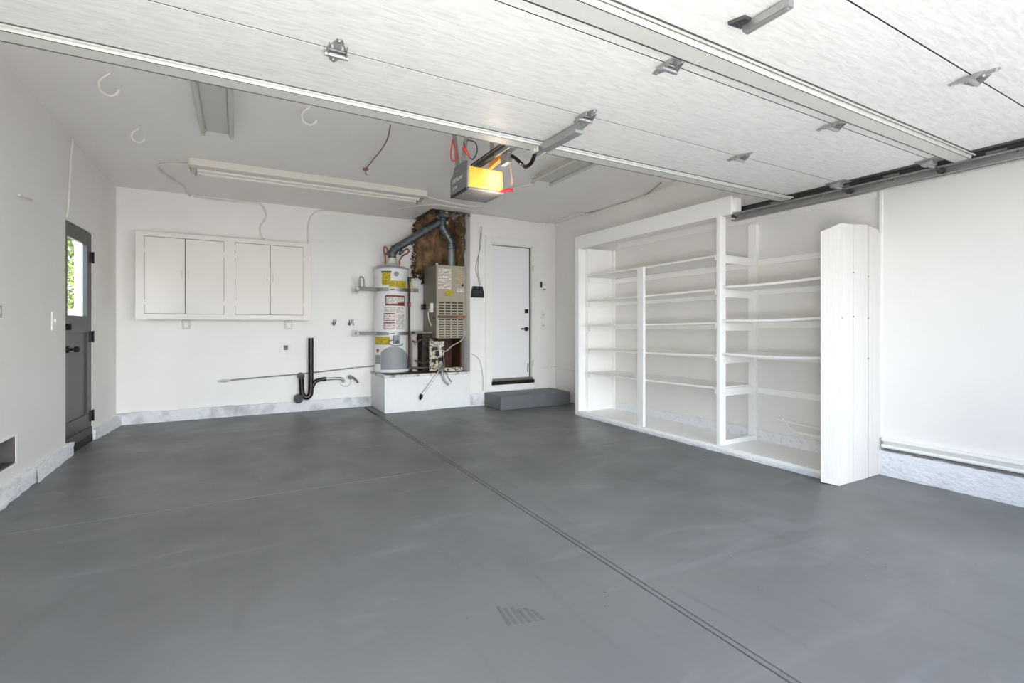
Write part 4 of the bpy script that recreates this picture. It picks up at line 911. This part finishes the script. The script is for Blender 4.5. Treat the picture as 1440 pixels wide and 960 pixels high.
# left side fittings
q = px(598, 426, 0, FX0)
part('junction_box', MB().box(FX0 - .05, FX0, q.y - .04, q.y + .05, 1.47, 1.56, .004), blackh, fu, 'black junction box on the side')
part('side_switch', MB().box(FX0 - .04, FX0, 7.04, 7.10, 1.42, 1.56, .004), white_m, fu, 'white switch on the side')
part('side_valve', MB().tube([(FX0, 6.99, 1.33), (FX0 - .03, 6.99, 1.33)], .022, 12), mat('blue_grey_cap', (60, 66, 80), .5), fu)
part('side_cable', MB().tube([(FX0 - .03, 7.13, 1.47), (FX0 - .04, 7.16, 1.40), (FX0 - .03, 7.14, 1.30), (FX0 - .02, 7.08, 1.22)], .008, 8, smooth_path=4), cablew, fu)
# condensate hoses
part('drain_hose', MB().tube([px(607, 478, 1, 6.88), px(615, 487, 1, 6.85), px(626, 494, 1, 6.85), px(636, 486, 1, 6.86), px(650, 477, 1, 6.88), px(654, 462, 1, 6.885), px(656, 440, 1, 6.885)], .009, 8, smooth_path=4), mat('grey_hose', (176, 172, 162), .5), fu)
# metal-clad whip hanging over the platform edge
mw = thing('flexible_conduit', (2.55, 6.70, .2), 'grey metal conduit legs hanging over the platform edge below the furnace', 'conduit')
part('conduit', MB().tube([px(622, 514, 1, 6.80), px(618, 520, 1, 6.72), px(606, 538, 1, 6.71), px(593, 555, 1, 6.70)], .013, 10, smooth_path=3), chrome, mw)
part('plug', MB().tube([px(593, 554, 1, 6.70), px(592, 558, 1, 6.70), px(591, 562, 1, 6.70)], [.020, .026, .010], 10), blackh, mw, 'black connector')
part('conduit', MB().tube([px(624, 514, 1, 6.80), px(622, 522, 1, 6.72), px(624, 533, 1, 6.71), px(631, 541, 1, 6.70)], .017, 10, smooth_path=4), galv, mw)
part('thin_lead', MB().tube([px(629, 520, 1, 6.75), px(629, 528, 1, 6.71), px(635, 537, 1, 6.70)], .006, 8, smooth_path=3), darkst, mw)
# return duct in the dark gap between heater and furnace
rd = thing('return_duct', (2.4, 7.3, .53), 'dark return duct stub and stained pipe in the gap beside the furnace', 'duct')
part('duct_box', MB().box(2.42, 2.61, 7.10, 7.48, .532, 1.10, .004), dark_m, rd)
part('duct_top', MB().box(2.28, 2.56, 7.05, 7.48, 1.10, 1.13, .003), mat('grey_duct_top', (120, 116, 106), .6), rd)
part('stained_pipe', MB().tube([(2.33, 7.20, .532), (2.33, 7.20, .95), (2.31, 7.20, 1.02), (2.34, 7.24, 1.098)], .048, 14), stain_m, rd, 'rust-stained white pipe')
part('bare_wire', MB().tube([(2.27, 7.13, 1.0), (2.33, 7.12, .97), (2.42, 7.09, 1.02), (2.47, 7.05, .98)], .010, 8, smooth_path=3), brass, rd)
part('bare_wire', MB().tube([(2.30, 7.1, .70), (2.40, 7.05, .66), (2.50, 7.02, .68)], .012, 8, smooth_path=3), brass, rd)

# ================================================================== FLUES
fp = thing('flue_pipes', (2.75, 7.15, 2.1), 'grey metal flue pipes from furnace and water heater joining at the ceiling', 'flue')
yf = 7.15
part('furnace_flue', MB().tube([(2.905, yf, FZ1), (2.905, yf, 2.50), (2.895, yf, 2.535), (2.80, yf, 2.685), (2.765, yf, 2.735), (2.760, yf, 2.78), (2.760, yf, 3.1)], [.054, .054, .058, .060, .062, .064, .064], 20), flue_m, fp)
part('furnace_flue_base', MB().tube([(2.905, yf, FZ1), (2.905, yf, 2.44)], .056, 20), fluel, fp, 'lighter bottom length of flue')
m = MB()
for c0, d0, r in (((2.905, yf, 2.50), (0, 0, 1), .060), ((2.905, yf, 2.42), (0, 0, 1), .060), ((2.865, yf, 2.585), (-.55, 0, .84), .064), ((2.82, yf, 2.655), (-.55, 0, .84), .066), ((2.785, yf, 2.705), (-.4, 0, .9), .067), ((2.76, yf, 2.765), (0, 0, 1), .068)):
    c0 = Vector(c0); d0 = Vector(d0).normalized(); part('joint_ring', MB().tube([c0 - d0 * .007, c0 + d0 * .007], r, 20), mat('dark_joint_ring', (84, 90, 92), .45, .5), fp)
part('ceiling_collar', MB().lathe((2.752, yf, 0), [(.10, 2.88), (.115, 2.885), (.115, 2.935), (.10, 2.94), (.075, 3.0)], 28), mat('collar_grey', (120, 126, 118), .5, .5, var=.3), fp)
part('screw_tabs', MB().box(2.68, 2.72, yf - .12, yf - .11, 2.945, 2.965, .003).box(2.76, 2.80, yf - .12, yf - .11, 2.945, 2.965, .003).box(2.80, 2.825, yf - .066, yf - .060, 2.79, 2.83, .003), trimw_m, fp)
hx0, hy0 = HXc - .01, HYc - .05
part('heater_flue', MB().tube([(hx0, hy0, 2.20), (hx0, hy0, 2.29), (hx0 + .02, hy0, 2.335), (hx0 + .06, hy0, 2.375), (hx0 + .12, hy0, 2.415), (2.35, yf + .05, 2.575), (2.50, yf + .03, 2.68), (2.62, yf + .01, 2.755), (2.71, yf, 2.83)], [.055, .058, .062, .062, .060, .058, .058, .058, .06], 20), flue_m, fp)
m = MB()
for c0, d0, r in (((hx0, hy0, 2.235), (0, 0, 1), .062), ((hx0 + .008, hy0, 2.305), (.25, 0, 1), .066), ((hx0 + .038, hy0, 2.355), (.7, 0, .8), .067), ((hx0 + .10, hy0, 2.402), (.85, 0, .55), .065), ((2.44, yf + .03, 2.638), (.83, -.05, .57), .062), ((2.52, yf + .02, 2.69), (.83, -.05, .57), .062)):
    c0 = Vector(c0); d0 = Vector(d0).normalized(); part('joint_ring', MB().tube([c0 - d0 * .008, c0 + d0 * .008], r, 20), mat('dark_joint_ring', (84, 90, 92), .45, .5), fp)

# ================================================================== INSULATION
random.seed(21)
ins = thing('insulation_batt', (2.75, 7.48, 2.0), 'ragged brown fibreglass insulation hanging behind the flue pipes', 'insulation')
m = MB(); nx_, nz_ = 40, 56
vs, fs = [], []
from mathutils import noise as _n
for j in range(nz_ + 1):
    for i in range(nx_ + 1):
        f, g = i / nx_, j / nz_
        zlow = 1.98 + .10 * math.sin(f * 9) + (.10 if f > .5 else 0) + .05 * _n.noise(Vector((f * 14, 0, 3)))
        z = zlow + (3.28 - zlow) * g
        xl = 2.44 + .05 * _n.noise(Vector((0, g * 9, 1))) - .05 * max(0, .25 - g) * 4 * .7
        x = xl + (AX - .012 - xl) * f
        bulge = .035 + .045 * _n.noise(Vector((f * 4, g * 6, 0))) + .02 * _n.noise(Vector((f * 15, g * 20, 5)))
        edge = min(1, f / .08) * min(1, g / .04 + .15)
        vs.append((x, BY - .006 - max(.004, bulge + .03) * edge, z))
fs = [[j * (nx_ + 1) + i, j * (nx_ + 1) + i + 1, (j + 1) * (nx_ + 1) + i + 1, (j + 1) * (nx_ + 1) + i] for j in range(nz_) for i in range(nx_)]
m.add(vs, fs, True)
part('batt', m, insul, ins)
m = MB(); vs, fs = [], []
for j in range(41):
    for i in range(25):
        g, f = j / 40, i / 24
        z = 2.14 + (2.93 - 2.14) * g
        yfr = 6.92 + .05 * _n.noise(Vector((g * 8, 2, 0))) + (.0 if g > .3 else .04)
        y = BY - .02 - (BY - .02 - yfr) * f
        b_ = .03 + .03 * _n.noise(Vector((f * 5, g * 8, 9)))
        vs.append((AX - .006 - max(.003, b_) * min(1, (1 - f) / .12), y, z))
fs = [[j * 25 + i, j * 25 + i + 1, (j + 1) * 25 + i + 1, (j + 1) * 25 + i] for j in range(40) for i in range(24)]
m.add(vs, fs, True)
part('side_batt', m, insul, ins)
m = MB()
def tuft(c, n, sz, spread):
    for _ in range(n):
        p = Vector(c) + Vector((random.gauss(0, spread), random.gauss(0, spread * .5), random.gauss(0, spread)))
        d = Vector((random.gauss(0, .5), random.gauss(0, .4), -abs(random.gauss(.6, .5)))).normalized(); e = d.orthogonal().normalized(); s_ = sz * random.uniform(.5, 1.3)
        p.y = min(p.y, BY - .01); p.x = min(p.x, AX - .01)
        m.add([p, p + e * s_ * .35 + d * s_ * .4, p + d * s_, p - e * s_ * .35 + d * s_ * .5, p + d.cross(e) * s_ * .3 + d * s_ * .5], [[0, 1, 4], [1, 2, 4], [2, 3, 4], [3, 0, 4], [0, 3, 2, 1]])
for k in range(26): tuft((2.42 + .012 * _n.noise(Vector((k, 0, 0))) + (0 if k > 5 else -.02), BY - .05, 2.02 + k * .033), 7, .04, .02)
for k in range(14): tuft((2.44 + k * .03, BY - .07, 2.02 + .05 * math.sin(k)), 12, .06, .03)
part('ragged_edge', m, insul_d, ins, 'dark ragged edge fibres', 'stuff')
m = MB()
for k in range(14):                                            # torn ceiling edge round the opening
    tuft((HX + .02 + random.uniform(-.01, .02), EY + .04 + k * .055, CZ + .0), 5, .035, .012)
for k in range(14): tuft((HX + .06 + k * .04, EY + .015, CZ + .0), 5, .035, .012)
part('torn_ceiling_edge', m, insul_d, ins, 'torn fibres round the ceiling opening', 'stuff')
m = MB()
for k in range(9): tuft((AX - .04, 6.95 + random.uniform(-.02, .02), 2.48 + k * .05), 4, .035, .010)
for k in range(7): tuft((2.90 + random.uniform(-.02, .12), 7.0, 2.86 + random.uniform(-.02, .04)), 4, .03, .012)
for k in range(8): tuft((2.47 + k * .02, 6.98, 2.88), 4, .04, .012)
part('torn_foil', m, foil_m, ins, 'shreds of pale foil facing', 'stuff')

# ================================================================== SMALL FLOOR DETAILS
o = thing('tyre_print', (1.02, 2.05, 0), 'faint dark tyre tread print on the floor left of the long joint', 'tyre mark')
m = MB()
c0 = px(728, 862, 2, 0); 
for i in range(6):
    u0 = 705 + i * 9.5; a = px(u0 - 5, 852 + (i % 2) * 2 + i * .5, 2, .0006); b_ = px(u0 + 12, 879 - i * 1.6, 2, .0006)
    m.bar(a, b_, .015, .0008)
part('tread_bars', m, mark_m, o, kind='stuff')
